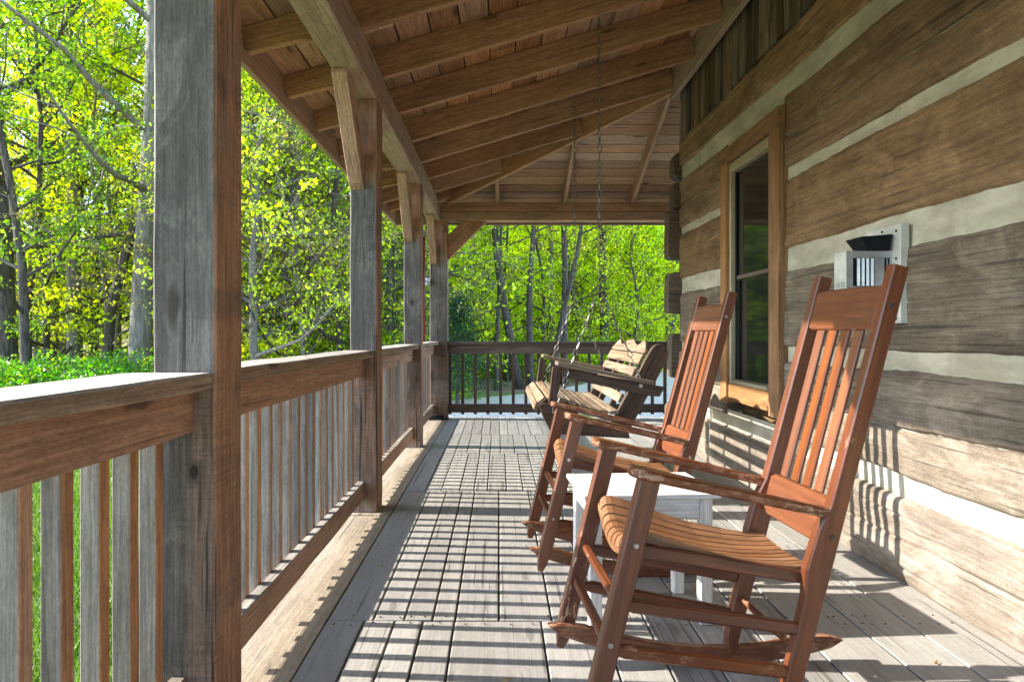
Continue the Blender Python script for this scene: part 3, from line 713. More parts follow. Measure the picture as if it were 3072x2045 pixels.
mb = MB(); mb.box(XW + .022, XW + .05, ia + .056, ib - .031, 1.372, 1.398, axis=1, ch=.003); WP(mb, 'meeting_rail', 'endwood')
for (z0, z1, xx) in ((1.402, 2.113, .03), (.684, 1.368, .04)):
    mb = MB(); mb.box(XW + xx, XW + xx + .006, ia + .057, ib - .032, z0, z1, axis=2, ch=.001); WP(mb, 'pane', 'glass')
mb = MB()
mb.box(XW + .018, XW + .029, ib - .055, ib - .032, .684, 2.113, axis=2, ch=.002); WP(mb, 'screen_track', 'black')

# ------------------------------------------------------------------ wall heater vent
vt = empty('heater_vent', (XW, 2.5 * K, 1.25)); tag(vt, 'pale metal heater vent box with side louvres and black hood on the log wall', 'vent')
def VP(mb, nm, mat):
    p = (XW, 2.5 * K, 1.25); mb.v = [(a - p[0], b - p[1], c - p[2]) for a, b, c in mb.v]; return mb.build(nm, M[mat], vt)
mb = MB(); mb.box(XW - .028, XW + .01, 2.447 * K, 2.67 * K, 1.041, 1.435, axis=2, ch=.003); VP(mb, 'back_plate', 'vent')
mb = MB(); vy0, vy1, vx = 2.50 * K, 2.592 * K, 1.409
mb.box(vx, XW - .029, vy0 + .004, vy1, 1.10, 1.333, axis=0, ch=.003); VP(mb, 'vent_box', 'vent')
mb = MB()
xs = [vx + .0, vx + .028]; 
# near side panel framed round the louvre opening
def pan(x0, x1, z0, z1): mb.box(x0, x1, vy0 - .004, vy0 + .0035, z0, z1, axis=0, ch=.0008)
pan(vx, XW - .029, 1.306, 1.334); pan(vx, vx + .024, 1.10, 1.3055); pan(vx + .024, vx + .112, 1.170, 1.192); pan(vx + .112, XW - .06, 1.10, 1.3055)
pan(vx + .024, vx + .112, 1.10, 1.12); pan(XW - .037, XW - .029, 1.10, 1.3055); pan(XW - .0495, XW - .0465, 1.24, 1.3055); pan(XW - .0595, XW - .0375, 1.10, 1.2395)
VP(mb, 'side_panel', 'vent_side')
mb = MB(); mb.box(vx + .024, vx + .112, vy0 + .0036, vy0 + .0045, 1.10, 1.306, ch=.0002); mb.box(XW - .06, XW - .037, vy0 + .0036, vy0 + .0045, 1.24, 1.306, ch=.0002); VP(mb, 'opening', 'black')
mb = MB()
for k in range(4):
    x = vx + .048 + k * .0185
    mb.bar((x, vy0 - .001, 1.193), (x, vy0 - .001, 1.3045), .012, .004, (.3, 1, 0), .001); mb.bar((x, vy0 - .001, 1.121), (x, vy0 - .001, 1.169), .012, .004, (.3, 1, 0), .001)
VP(mb, 'louvre', 'vent_side')
mb = MB(); ym = 2.53 * K
vs = [(1.487, ym - .045, 1.335), (1.575, ym - .045, 1.335), (1.575, ym + .05, 1.335), (1.487, ym + .05, 1.335),
      (1.452, ym - .06, 1.388), (1.585, ym - .05, 1.40), (1.585, ym + .06, 1.40), (1.452, ym + .06, 1.388)]
mb.piece(vs, [(3, 2, 1, 0), (0, 1, 5, 4), (1, 2, 6, 5), (2, 3, 7, 6), (3, 0, 4, 7), (4, 5, 6, 7)], vs); VP(mb, 'hood', 'black')
mb = MB()
for (yy, zz) in ((2.47, 1.41), (2.47, 1.30), (2.47, 1.06), (2.56, 1.42), (2.64, 1.41), (2.47, 1.18)):
    mb.tube([(XW - .026, yy * K, zz), (XW - .032, yy * K, zz)], .0055, 8)
VP(mb, 'screw', 'screw')
def text(s, size, loc, rot, mat, parent, depth=.0008):
    cu = bpy.data.curves.new('lettering', 'FONT'); cu.body = s; cu.size = size; cu.extrude = depth; cu.align_x = 'CENTER'
    o = bpy.data.objects.new('lettering', cu); COL.objects.link(o); dg = bpy.context.evaluated_depsgraph_get()
    me = bpy.data.meshes.new_from_object(o.evaluated_get(dg)); bpy.data.objects.remove(o); 
    me.materials.clear(); q = mesh_obj('lettering', me, mat, parent); q.location = loc; q.rotation_euler = rot; return q
text('HOT', .036, (vx - .001 - XW, (vy0 + vy1) / 2 - 2.5 * K, 1.185 - 1.25), (math.radians(90), 0, math.radians(-90)), M['vent_side'], vt)

# ------------------------------------------------------------------ rocking chairs
def rocker(loc, rzz, label, plug='bolt'):
    t = empty('rocking_chair', loc, rzz); tag(t, label, 'rocking chair', 'rocking chairs on the porch')
    k = K
    def yb(z): return .24 + .266 * (z - 1.012)         # front edge of back post
    for sgn in (-1, 1):
        # front leg
        mb = MB(); zs = [.045, .07, .11, .15, .655]
        pts = [(-.348 - .247 * (.655 - z), sgn * .201 * k, z) for z in zs]
        mb.sweep(pts, .034, .05, (1, 0, .25), .004, ws=[.02, .03, .036, .038, .038], hs=[.022, .036, .046, .05, .05])
        leg = mb.build('front_leg', M['chair'], t)
        for (x, z) in ((-.386, .494), (-.448, .258)):
            mb = MB(); mb.tube([(x, sgn * (.201 * k + .016), z), (x, sgn * (.201 * k + .024), z)], [.0085, .006], 10); mb.build('bolt', M['bolt'], leg)
        # back post, straight from rocker to top, deeper round the seat
        mb = MB(); pts = []; hs = []
        for z, d in ((.035, .026), (.09, .042), (.17, .046), (.27, .048), (.335, .050), (.40, .064), (.50, .060), (.56, .046), (.9, .043), (1.17, .042)):
            pts.append((yb(z) + .045 - d / 2, sgn * (.1605 * k), z)); hs.append(d)
        mb.sweep(pts, .035, .04, (-1, 0, .27), .004, hs=hs)
        bp_ = mb.build('back_post', M['chair'], t)
        for z in (1.07, .49):
            mb = MB(); mb.tube([(yb(z) + .022, sgn * (.1605 * k + .016), z), (yb(z) + .022, sgn * (.1605 * k + .021), z)], [.008, .006], 10); mb.build('bolt', M[plug], bp_)
        # rocker
        R = 1.28; x0 = -.008; mb = MB(); prof = []; N = 24
        for i in range(N + 1):
            x = -.54 + .90 * i / N; prof.append((x, (x - x0) ** 2 / (2 * R) + .0 + (.014 if i in (0, N) else 0)))
        topc = []
        for i in range(N + 1):
            x = -.54 + .90 * i / N; e_ = min(1, min(i, N - i) / 3.0); topc.append((x + (0.012 if i == 0 else (-.012 if i == N else 0)), (x - x0) ** 2 / (2 * R) + .018 + .034 * e_ ** .6))
        prof += topc[::-1]
        ya = sgn * .1655 * k; ang = -sgn * .02
        mb.prism(prof, (0, ya, 0.001), (1, 0, 0), (0, 0, 1), (0, 1, 0), .03, ga=(1, 0), ch=.004)
        mb.v = [(x, y + ang * (x + .1), z) for x, y, z in mb.v]
        mb.build('rocker', M['chair'], t)
        # arm: paddle shape in plan
        mb = MB(); P = [(-.405, .178), (-.395, .172), (-.25, .174), (-.05, .165), (.06, .155), (.118, .148), (.118, .186), (.03, .192), (-.10, .204), (-.25, .226), (-.36, .240), (-.392, .236), (-.408, .222), (-.412, .20)]
        sl_ = (.561 - .684) / .521; ex = Vector((1, 0, sl_)).normalized(); ez = Vector((-sl_, 0, 1)).normalized()
        mb.prism([(p[0], sgn * p[1] * k) for p in P], Vector((0, 0, .684 + sl_ * .4 - .012)), ex, (0, 1, 0), ez, .024, ga=(1, 0), ch=.005)
        arm = mb.build('arm', M['chair'], t)
        mb = MB(); mb.tube([(-.345, sgn * (.226 * k + .006), .657), (-.345, sgn * (.226 * k + .011), .657)], .006, 8); mb.build('peg', M['chair'], arm)
        # side stretchers and seat rail
        for (a, b, w_, h_, nm) in (((-.415, .345), (.055, .258), .022, .034, 'stretcher'), ((-.435, .235), (.028, .150), .022, .034, 'stretcher')):
            mb = MB(); mb.sweep([(a[0], sgn * .193 * k, a[1]), (a[0] + .03, sgn * .192 * k, a[1] - .005), (b[0] - .03, sgn * .164 * k, b[1] + .005), (b[0], sgn * .162 * k, b[1])], w_, h_, ws=[w_ * .7, w_, w_, w_ * .7], hs=[h_ * .6, h_, h_, h_ * .6], ch=.006)
            mb.build(nm, M['chair'], t)
        mb = MB(); mb.bar((-.375, sgn * .172 * k, .470), (.085, sgn * .138 * k, .376), .022, .032, ch=.004); mb.build('seat_rail', M['chair'], t)
    # rungs
    for (z, x, r_) in ((.352, -.423, .012), (.250, -.450, .012)):
        mb = MB(); mb.sweep([(x, -.19 * k, z), (x, -.16 * k, z), (x, .16 * k, z), (x, .19 * k, z)], .026, .018, (0, 0, 1), .006, ws=[.016, .026, .026, .016]); mb.build('rung', M['chair'], t)
    mb = MB(); mb.tube([(.045, -.155 * k, .20), (.045, 0, .20), (.045, .155 * k, .20)], [.008, .012, .008], 12); mb.build('rung', M['chair'], t)
    # seat: slats front to back over a dished, rolled front
    prof = [(.098, .402), (.05, .402), (-.03, .413), (-.12, .433), (-.20, .458), (-.28, .487), (-.335, .504), (-.365, .511), (-.380, .511), (-.390, .505), (-.396, .495), (-.398, .480)]
    n = 9
    for i in range(n):
        v = (i - (n - 1) / 2) / ((n - 1) / 2)
        mb = MB(); vs = []; gs = []; L = 0
        for j, (x, z) in enumerate(prof):
            a_ = prof[max(j - 1, 0)]; b_ = prof[min(j + 1, len(prof) - 1)]; tx, tz = a_[0] - b_[0], a_[1] - b_[1]; tl_ = math.hypot(tx, tz)
            nx, nz_ = -tz / tl_, tx / tl_
            wd = .172 - .035 * (x + .4) / .5; hw = 1.0 / n - .021
            dsh = .050 - .040 * min(1, max(0, (x + .33) / .40))
            if j: L += math.hypot(x - prof[j - 1][0], z - prof[j - 1][1])
            for vv, dn in ((v * (1 - 1 / n) - hw, 0), (v * (1 - 1 / n) + hw, 0), (v * (1 - 1 / n) + hw, .012), (v * (1 - 1 / n) - hw, .012)):
                vs.append((x + .012 * vv * vv * (1 if x < -.3 else 0) - nx * dn, vv * wd * k, z + .004 - dsh * (1 - vv * vv) - nz_ * dn)); gs.append((L, vv * wd * k, dn))
        m_ = len(prof); fs = [(q * 4 + a, q * 4 + (a + 1) % 4, q * 4 + 4 + (a + 1) % 4, q * 4 + 4 + a) for q in range(m_ - 1) for a in range(4)]
        fs += [(3, 2, 1, 0), tuple((m_ - 1) * 4 + a for a in range(4))]
        mb.piece(vs, fs, gs); mb.build('seat_slat', M['seat'], t)
    # curved cleats under the slats
    for (xx, zz, dd) in ((-.381, .478, .046), (.07, .372, .010)):
        mb = MB(); W_ = (.165 if xx < 0 else .135) * k; pr = []
        for j in range(13): v = -1 + j / 6; pr.append((v * W_, zz - dd * (1 - v * v) + .014))
        for j in range(12, -1, -1): v = -1 + j / 6; pr.append((v * W_, zz - dd * (1 - v * v) - .022 + .016 * v * v))
        mb.prism(pr, (xx, 0, 0), (0, 1, 0), (0, 0, 1), (1, 0, 0), .02, ga=(1, 0)); mb.build('seat_cleat', M['seat'], t)
    # back: crest, lower rail, four slats in the plane of the posts
    bx = Vector((.266, 0, 1)).normalized(); bn = Vector((1, 0, -.266)).normalized()
    def back_prism(P, w, depth, nm, bow=0.0, mat='chair'):
        mb = MB(); s0 = Vector((yb(0) + .012 + w, 0, 0))
        mb.prism(P, s0, (0, 1, 0), bx, bn, depth, ga=(1, 0) if nm != 'back_slat' else (0, 1), ch=.004); mb.build(nm, M['slatc'], t)
    c_ = math.sqrt(1 + .266 ** 2); w2 = .1425 * k
    back_prism([(-w2, 1.016 * c_), (-w2 + .01, 1.010 * c_), (w2 - .01, 1.010 * c_), (w2, 1.016 * c_), (w2, 1.121 * c_), (.06, 1.125 * c_), (-.06, 1.125 * c_), (-w2, 1.121 * c_)], .006, .022, 'crest_rail')
    back_prism([(-w2, .482 * c_), (-w2 + .03, .463 * c_), (w2 - .03, .463 * c_), (w2, .482 * c_), (w2, .57 * c_), (w2 - .02, .58 * c_), (-w2 + .02, .58 * c_), (-w2, .57 * c_)], .006, .020, 'lower_back_rail')
    for i in range(4):
        v = (i - 1.5) * .0575 * k
        back_prism([(v - .0165 * k, .581 * c_), (v + .0165 * k, .581 * c_), (v + .0165 * k, 1.0095 * c_), (v - .0165 * k, 1.0095 * c_)], .006, .012, 'back_slat')
    return t
rocker((.698, 1.711 * K, 0), .06, 'nearest red-brown rocking chair, worn paint on its back posts, in front of the white table', 'screw')
rocker((.653, 2.71 * K, 0), .05, 'farther red-brown rocking chair between the white table and the porch swing')

# ------------------------------------------------------------------ white side table
tb = empty('side_table', (.51, 2.25 * K, 0), math.radians(4)); tag(tb, 'small white slatted side table between the two rocking chairs', 'table')
lx, ly = .235, .165 * K
mb = MB()
nS = 6
for i in range(nS):
    y0 = -ly + 2 * ly * i / nS; mb.box(-lx + .036, lx, y0 + .0008, y0 + 2 * ly / nS - .0008, .437, .455, axis=0, ch=.0025)
mb.box(-lx, -lx + .034, -ly, ly, .437, .455, axis=1, ch=.003); mb.build('tabletop', M['table'], tb)
for sx_ in (-1, 1):
    for sy_ in (-1, 1):
        mb = MB(); cx, cyy = sx_ * (lx - .043), sy_ * (ly - .04); mb.box(cx - .021, cx + .021, cyy - .021, cyy + .021, .001, .4365, axis=2, ch=.003); mb.build('leg', M['table'], tb)
mb = MB()
for sy_ in (-1, 1): mb.box(-lx + .066, lx - .066, sy_ * (ly - .035) - .009, sy_ * (ly - .035) + .009, .365, .436, axis=0)
for sx_ in (-1, 1): mb.box(sx_ * (lx - .038) - .009, sx_ * (lx - .038) + .009, -ly + .063, ly - .063, .365, .436, axis=1)
mb.build('apron', M['table'], tb)

# ------------------------------------------------------------------ porch swing
SY0, SY1 = 3.66 * K, 4.86 * K; SYM = (SY0 + SY1) / 2
sw = empty('porch_swing', (.6, SYM, 0)); tag(sw, 'weathered slatted wooden porch swing with a scalloped back hanging on chains', 'swing')
def SP(mb, nm, mat, parent=sw):
    mb.v = [(a - .6, b - SYM, c) for a, b, c in mb.v]; return mb.build(nm, M[mat], parent)
EX, EZ = Vector((1, 0, 0)), Vector((0, 0, 1))
for yy, s_ in ((SY0, 1), (SY1, -1)):
    c = yy + s_ * .03
    mb = MB(); P = [(.68, .395), (.775, .41), (1.003, .835), (1.012, .868), (1.010, .895), (1.0, .917), (.983, .932), (.962, .938), (.942, .934), (.924, .922), (.908, .900), (.648, .42)]
    mb.prism(P, (0, c + s_ * .02, 0), EX, EZ, (0, 1, 0), .036, ga=(.45, .9), rnd=.5); SP(mb, 'back_plank', 'swing')
    mb = MB(); P = [(.215, .60), (.235, .535), (.275, .455), (.31, .425), (.755, .40), (.74, .46), (.70, .475), (.62, .485), (.53, .51), (.45, .545), (.37, .575), (.30, .595), (.25, .61)]
    mb.prism([(a + .022, b - .022) for a, b in P], (0, c - s_ * .018 + s_ * .0, 0), EX, EZ, (0, 1, 0), .034, ga=(1, -.1), rnd=.4); SP(mb, 'seat_support', 'swing')
    mb = MB(); P = [(.405, .80), (.96, .665), (.99, .675), (.955, .63), (.925, .61), (.88, .615), (.40, .745)]
    P = [(.41, .79), (.985, .682), (.955, .625), (.86, .632), (.41, .735)]
    mb.prism(P, (0, c - s_ * .015, 0), EX, EZ, (0, 1, 0), .026, ga=(1, -.2), rnd=.45); SP(mb, 'arm_support', 'swing')
    mb = MB(); mb.sweep([(.345, c - s_ * .018, .80), (.312, c - s_ * .018, .52)], .03, .055, (1, 0, 0), .004); SP(mb, 'arm_post', 'swing')
    mb = MB(); P = [(-.0, -.04), (.012, -.052), (.05, -.052), (.58, -.045), (.60, -.035), (.60, .04), (.05, .052), (.012, .052), (0, .04)]
    sl_ = -.205; ex = Vector((1, 0, sl_)).normalized(); ez = Vector((-sl_, 0, 1)).normalized()
    mb.prism(P, (.335, c - s_ * .03, .826), ex, (0, 1, 0), ez, .024, ga=(1, 0), ch=.004); arm = SP(mb, 'armrest', 'slat')
# seat slats and back slats run along the porch
seatp = [((.222, .565), 75), ((.255, .600), 40), ((.315, .615), 5), ((.375, .606), -14), ((.437, .588), -20), ((.500, .563), -22), ((.562, .543), -14), ((.622, .532), -6), ((.685, .531), 5)]
for (x, z), an in seatp:
    a_ = math.radians(an); mb = MB(); u = Vector((-math.sin(a_), 0, math.cos(a_)))
    mb.bar((x, SY0 + .005, z), (x, SY1 - .005, z), .052, .02, u, .004, .1, .0015); SP(mb, 'seat_slat', 'slat')
bd = Vector((.47, 0, .88)).normalized()
ya, yb2 = SY0 + .075, SY1 - .075
for s_ in (.10, .19, .28, .365):
    p = Vector((.692, 0, .52)) + bd * s_; mb = MB(); u = bd.cross(Vector((0, 1, 0))).normalized()
    mb.bar((p.x, ya, p.z), (p.x, yb2, p.z), .068 if s_ > .35 else .058, .02, u, .004, .1, .0015); SP(mb, 'back_slat', 'slat')
# scalloped top slat
P = []; L = yb2 - ya; N = 60
for i in range(N + 1):
    q = i / N; y = -L / 2 + L * q; e_ = abs(q - .5) * 2
    h = .060 + .030 * math.exp(-((q - .5) / .13) ** 4) + .030 * math.exp(-((e_ - .72) / .11) ** 2) - .010 * math.exp(-((e_ - .48) / .10) ** 2)
    if e_ > .82: h -= .040 * ((e_ - .82) / .18) ** 1.3
    P.append((y, h))
P += [(L / 2, 0.0), (-L / 2, 0.0)]
p = Vector((.692, 0, .52)) + bd * .405
mb = MB(); mb.prism(P, (p.x, SYM, p.z), (0, 1, 0), bd, bd.cross(Vector((0, 1, 0))).normalized(), .02, ga=(1, 0), ch=.003); SP(mb, 'top_slat', 'slat')
for q in (.3, .7):
    y = ya + L * q; mb = MB(); o_ = bd.cross(Vector((0, 1, 0))).normalized(); 
    if o_.x < 0: o_ = -o_
    a = Vector((.68, y, .49)) + o_ * .024; mb.bar(a, a + bd * .47, .04, .022, o_, .003); SP(mb, 'back_batten', 'swing')
# chains
def link_proto():
    mb = MB(); N = 14; r = .0026; pts = []
    for i in range(N + 1):
        a_ = 2 * math.pi * i / N; pts.append((.0125 * math.cos(a_), 0, .026 * math.sin(a_)))
    mb.tube(pts, r, 6, cap=False); return mb
LK = link_proto()
def chain(mb, a, b, tw=0.0, pitch=.043):
    a = Vector(a); b = Vector(b); d = b - a; n = max(2, int(d.length / pitch)); q = d.normalized().to_track_quat('Z', 'Y').to_matrix()
    for i in range(n):
        c = a + d * ((i + .5) / n); R = q @ Matrix.Rotation(tw + (i % 2) * math.pi / 2 + rng.uniform(-.15, .15), 3, 'Z')
        mb.piece([c + R @ Vector(v) for v in LK.v], LK.f, LK.g)
hy = 2.878
for yy, s_ in ((SY0, 1), (SY1, -1)):
    top_ = Vector((.595, yy, rz(.595) - .02)); j = Vector((.597, yy, 1.277)); fr = Vector((.325, yy - s_ * .012, .535)); re = Vector((.84, yy - s_ * .005, .735))
    mb = MB(); chain(mb, top_, j); chain(mb, j, fr); chain(mb, j, re); SP(mb, 'chain', 'chain')
    mb = MB(); mb.tube([(.595, yy, rz(.595) + .03), (.595, yy, rz(.595) - .015)], .004, 8)
    mb.tube([(fr.x, fr.y + s_ * .03, fr.z), (fr.x, fr.y - s_ * .006, fr.z)], .009, 10); mb.tube([(re.x, re.y + s_ * .01, re.z - .045), (re.x, re.y - s_ * .008, re.z - .045)], .011, 10)
    mb.tube([(.735, yy + s_ * .01, .43), (.735, yy - s_ * .014, .43)], .009, 10); SP(mb, 'eye_bolt', 'bolt')

# ------------------------------------------------------------------ red tube by the corner post
rt = empty('red_tube', (-.865, 6.95 * K, 0)); tag(rt, 'slim dark red upright tube with a grey cone cap beside the corner post', 'tube')
mb = MB(); mb.tube([(0, 0, .75), (0, 0, 2.09)], .035, 14); mb.build('tube', M['redtube'], rt, smooth=True)
mb = MB(); mb.tube([(0, 0, 2.092), (0, 0, 2.13), (0, 0, 2.19)], [.037, .03, .008], 14); mb.build('cap', M['vent_side'], rt)
mb = MB(); mb.box(.02, .07, .19, .22, 1.56, 1.64, axis=2); mb.box(.03, .05, .02, .2, 1.58, 1.61, axis=1); mb.box(.02, .05, .02, .05, .86, .9, axis=1); mb.build('bracket', M['vent_side'], rt)

# ------------------------------------------------------------------ vegetation
nrg = np.random.default_rng(5)
def leaf_mesh(name, P, size, mat_rnd=None, flat=0.0, aspect=.62):
    """many small pointed leaves (two triangles each as one quad) at points P"""
    n = len(P); a = nrg.normal(size=(n, 3)); a /= np.linalg.norm(a, axis=1)[:, None]
    b = nrg.normal(size=(n, 3)); b[:, 2] *= (1 - flat); b -= a * (a * b).sum(1)[:, None]; b /= np.linalg.norm(b, axis=1)[:, None]
    s = size * nrg.uniform(.55, 1.3, n)[:, None]; w = s * aspect * .5; nn = np.cross(a, b)
    v = np.empty((n, 4, 3)); v[:, 0] = P - a * s * .5; v[:, 1] = P + b * w + nn * s * .1; v[:, 2] = P + a * s * .5; v[:, 3] = P - b * w + nn * s * .1
    me = bpy.data.meshes.new(name); me.vertices.add(n * 4); me.vertices.foreach_set('co', v.reshape(-1).astype('f'))
    me.loops.add(n * 4); me.loops.foreach_set('vertex_index', np.arange(n * 4, dtype='i')); me.polygons.add(n)
    me.polygons.foreach_set('loop_start', np.arange(0, n * 4, 4, dtype='i')); me.update(calc_edges=True)
    at = me.attributes.new('rnd', 'FLOAT', 'POINT'); at.data.foreach_set('value', np.repeat(nrg.random(n), 4).astype('f'))
    return me

def walk(p, d, L, n, jit, upb, r):
    pts = [p.copy()]; d = d.normalized()
    for i in range(n):
        d = (d + Vector((r.gauss(0, jit), r.gauss(0, jit), r.gauss(0, jit) + upb))).normalized(); p = p + d * (L / n); pts.append(p.copy())
    return pts, d
def tree_meshes(seed, H, r0, base=.35, limbs=16, spread=.33, leaf=.11, per=7, bend=.05, cl=.28, sub=5, twig=4, flat=.3):
    r = random.Random(seed); mb = MB(); LP = []
    pts, _ = walk(Vector((0, 0, -.3)), Vector((r.uniform(-.04, .04), r.uniform(-.04, .04), 1)), H + .3, 14, bend, .06, r)
    mb.tube(pts, [r0 * (1.25 if i == 0 else 1) * (1 - .92 * (i / 14) ** 1.2) + .006 for i in range(15)], 10)
    for l in range(limbs):
        f = base + (1 - base) * ((l + r.random()) / limbs); q = f * 14; i = min(int(q), 13); p = pts[i].lerp(pts[i + 1], q - i)
        az = l * 2.4 + r.uniform(-.5, .5); el = .15 + .9 * f * r.uniform(.5, 1.1)
        d = Vector((math.cos(az), math.sin(az), el)); L = H * spread * (1.15 - .8 * ((f - base) / (1 - base))) * r.uniform(.7, 1.2)
        lp, _ = walk(p, d, L, 6, .13, .04, r); ra = r0 * (1 - f) * .42 + .012
        mb.tube(lp, [ra * (1 - .85 * k / 6) + .003 for k in range(7)], 5, cap=False)
        for s_ in range(sub):
            ff = .25 + .75 * (s_ + r.random()) / sub; k = min(int(ff * 6), 5); p2 = lp[k].lerp(lp[k + 1], ff * 6 - k)
            d2 = (lp[k + 1] - lp[k]).normalized() + Vector((r.gauss(0, .7), r.gauss(0, .7), r.gauss(0, .4)))
            sp_, _ = walk(p2, d2, L * .42 * r.uniform(.6, 1.2), 4, .2, .03, r)
            mb.tube(sp_, [.012 * (1 - .6 * k / 4) * (ra / .04) ** .3 for k in range(5)], 3, cap=False)
            for t_ in range(twig):
                kk = r.randint(1, 4); p3 = sp_[kk]; d3 = Vector((r.gauss(0, 1), r.gauss(0, 1), r.gauss(.1, .6)))
                tp, _ = walk(p3, d3, L * .2 * r.uniform(.5, 1.3), 2, .2, 0, r); mb.tube(tp, [.005, .004, .002], 3, cap=False)
                for q_ in tp + [sp_[kk]]:
                    for _ in range(r.randint(max(1, per - 3), per + 3)):
                        LP.append((q_.x + r.gauss(0, cl * .5), q_.y + r.gauss(0, cl * .5), q_.z + r.gauss(0, cl * .35)))
    tm = MB.build(mb, 'trunk', None); me_t = tm.data; bpy.data.objects.remove(tm); me_t.shade_smooth()
    return me_t, leaf_mesh('crown', np.array(LP), leaf, flat=flat)
VAR = {}
def variant(key, mat_l, mat_b, **kw):
    a, b = tree_meshes(**kw); a.materials.append(M[mat_b]); b.materials.append(M[mat_l]); VAR[key] = (a, b, kw['H'])
variant('tallA', 'leaf', 'bark', seed=1, H=17, r0=.20, base=.16, limbs=24, spread=.20, leaf=.095, per=5, bend=.03, cl=.20)
variant('tallB', 'leafy', 'bark', seed=2, H=18, r0=.19, base=.22, limbs=24, spread=.20, leaf=.12, per=5, bend=.035, cl=.28)
variant('pale', 'leaf', 'barkp', seed=3, H=16, r0=.20, base=.25, limbs=20, spread=.20, leaf=.09, per=4, bend=.02, cl=.18)
variant('thin', 'leaf', 'bark', seed=4, H=11, r0=.085, base=.15, limbs=22, spread=.22, leaf=.085, per=5, bend=.045, cl=.18)
variant('thinY', 'leafy', 'barkp', seed=5, H=9, r0=.06, base=.1, limbs=22, spread=.26, leaf=.10, per=5, bend=.05, cl=.22)
variant('branchy', 'leafy', 'barkp', seed=6, H=7.5, r0=.09, base=.08, limbs=26, spread=.40, leaf=.075, per=2, bend=.09, cl=.14, sub=7, twig=5)
variant('bare', 'leafy', 'bark', seed=17, H=8, r0=.05, base=.06, limbs=26, spread=.30, leaf=.08, per=1, bend=.07, cl=.15, sub=6, twig=5)
variant('bud', 'leafr', 'barkp', seed=18, H=8, r0=.045, base=.06, limbs=28, spread=.32, leaf=.06, per=1, bend=.08, cl=.12, sub=7, twig=5)
variant('green', 'leafg', 'bark', seed=8, H=13, r0=.13, base=.12, limbs=26, spread=.24, leaf=.11, per=7, bend=.04, cl=.22)

variant('under', 'leafy', 'bark', seed=12, H=5.5, r0=.035, base=.05, limbs=18, spread=.34, leaf=.14, per=5, bend=.06, cl=.35, sub=4, twig=3)
variant('boleA', 'leafy', 'bark', seed=14, H=16, r0=.17, base=.46, limbs=16, spread=.2, leaf=.14, per=4, bend=.035, cl=.4)
variant('boleB', 'leafy', 'bark', seed=15, H=15, r0=.10, base=.36, limbs=16, spread=.2, leaf=.14, per=3, bend=.045, cl=.4)
variant('boleP', 'leafy', 'barkp', seed=16, H=15, r0=.11, base=.40, limbs=14, spread=.16, leaf=.14, per=3, bend=.03, cl=.4)
tn = [0]
def tree(key, x, y, label, sc=1.0, rot=None, lean=(0, 0), group='trees of the wood round the porch', nm='tree', zs=1.0):
    a, b, H = VAR[key]; t = empty(nm, (x, y, gz(x, y))); t.rotation_euler = (lean[0], lean[1], rng.uniform(0, 6.28) if rot is None else rot)
    t.rotation_mode = 'XYZ'; t.scale = (sc, sc, sc * zs); tag(t, label, 'tree', group)
    for me, n_ in ((a, 'trunk'), (b, 'crown')):
        o = bpy.data.objects.new(n_, me); COL.objects.link(o); o.parent = t
    tn[0] += 1; return t
def at(px, Y):   # photo column (2355 wide) and depth -> world x
    return (px * 1.3045 - 1497) / 1850 / K * Y
R = math.radians
# trunks seen left of the nearest post
tree('tallA', at(18, 14), 14, 'broad dark-barked tree at the left edge of the photo', 1.1, 0.3)
tree('tallA', at(120, 18), 18, 'straight dark tree second from the left edge', .85, 2.0)
tree('pale', at(172, 16), 16, 'grey forked tree leaning right, third from the left edge', .85, 1.0, lean=(0, R(3.5)))
tree('thin', at(210, 19), 19, 'thin dark tree just right of the grey leaning tree', 1.3, 4.0)
tree('pale', at(318, 13.5), 13.5, 'sunlit pale-barked tree leaning against the nearest post in view', 1.05, 5.0, lean=(0, R(7)))
tree('tallB', at(345, 20), 20, 'dark tree leaning left just behind the pale-barked tree', .95, 3.0, lean=(0, R(-9)))
tree('boleB', at(235, 15), 15, 'slim dark trunk right of the grey forked tree', 1.1, 1.0, lean=(0, R(2)))
tree('boleB', at(55, 16), 16, 'slim dark trunk just right of the broad left-edge tree', 1.1, 2.5)
tree('thin', at(62, 12.5), 12.5, 'thin leafy tree between the broad dark tree and the straight dark one', .95, 2.2)
tree('bare', at(90, 23), 23, 'half-bare tree behind the two dark trees at the left', 1.7)
tree('thinY', at(255, 16), 16, 'slender yellow-green sapling left of the pale-barked tree', 1.0)
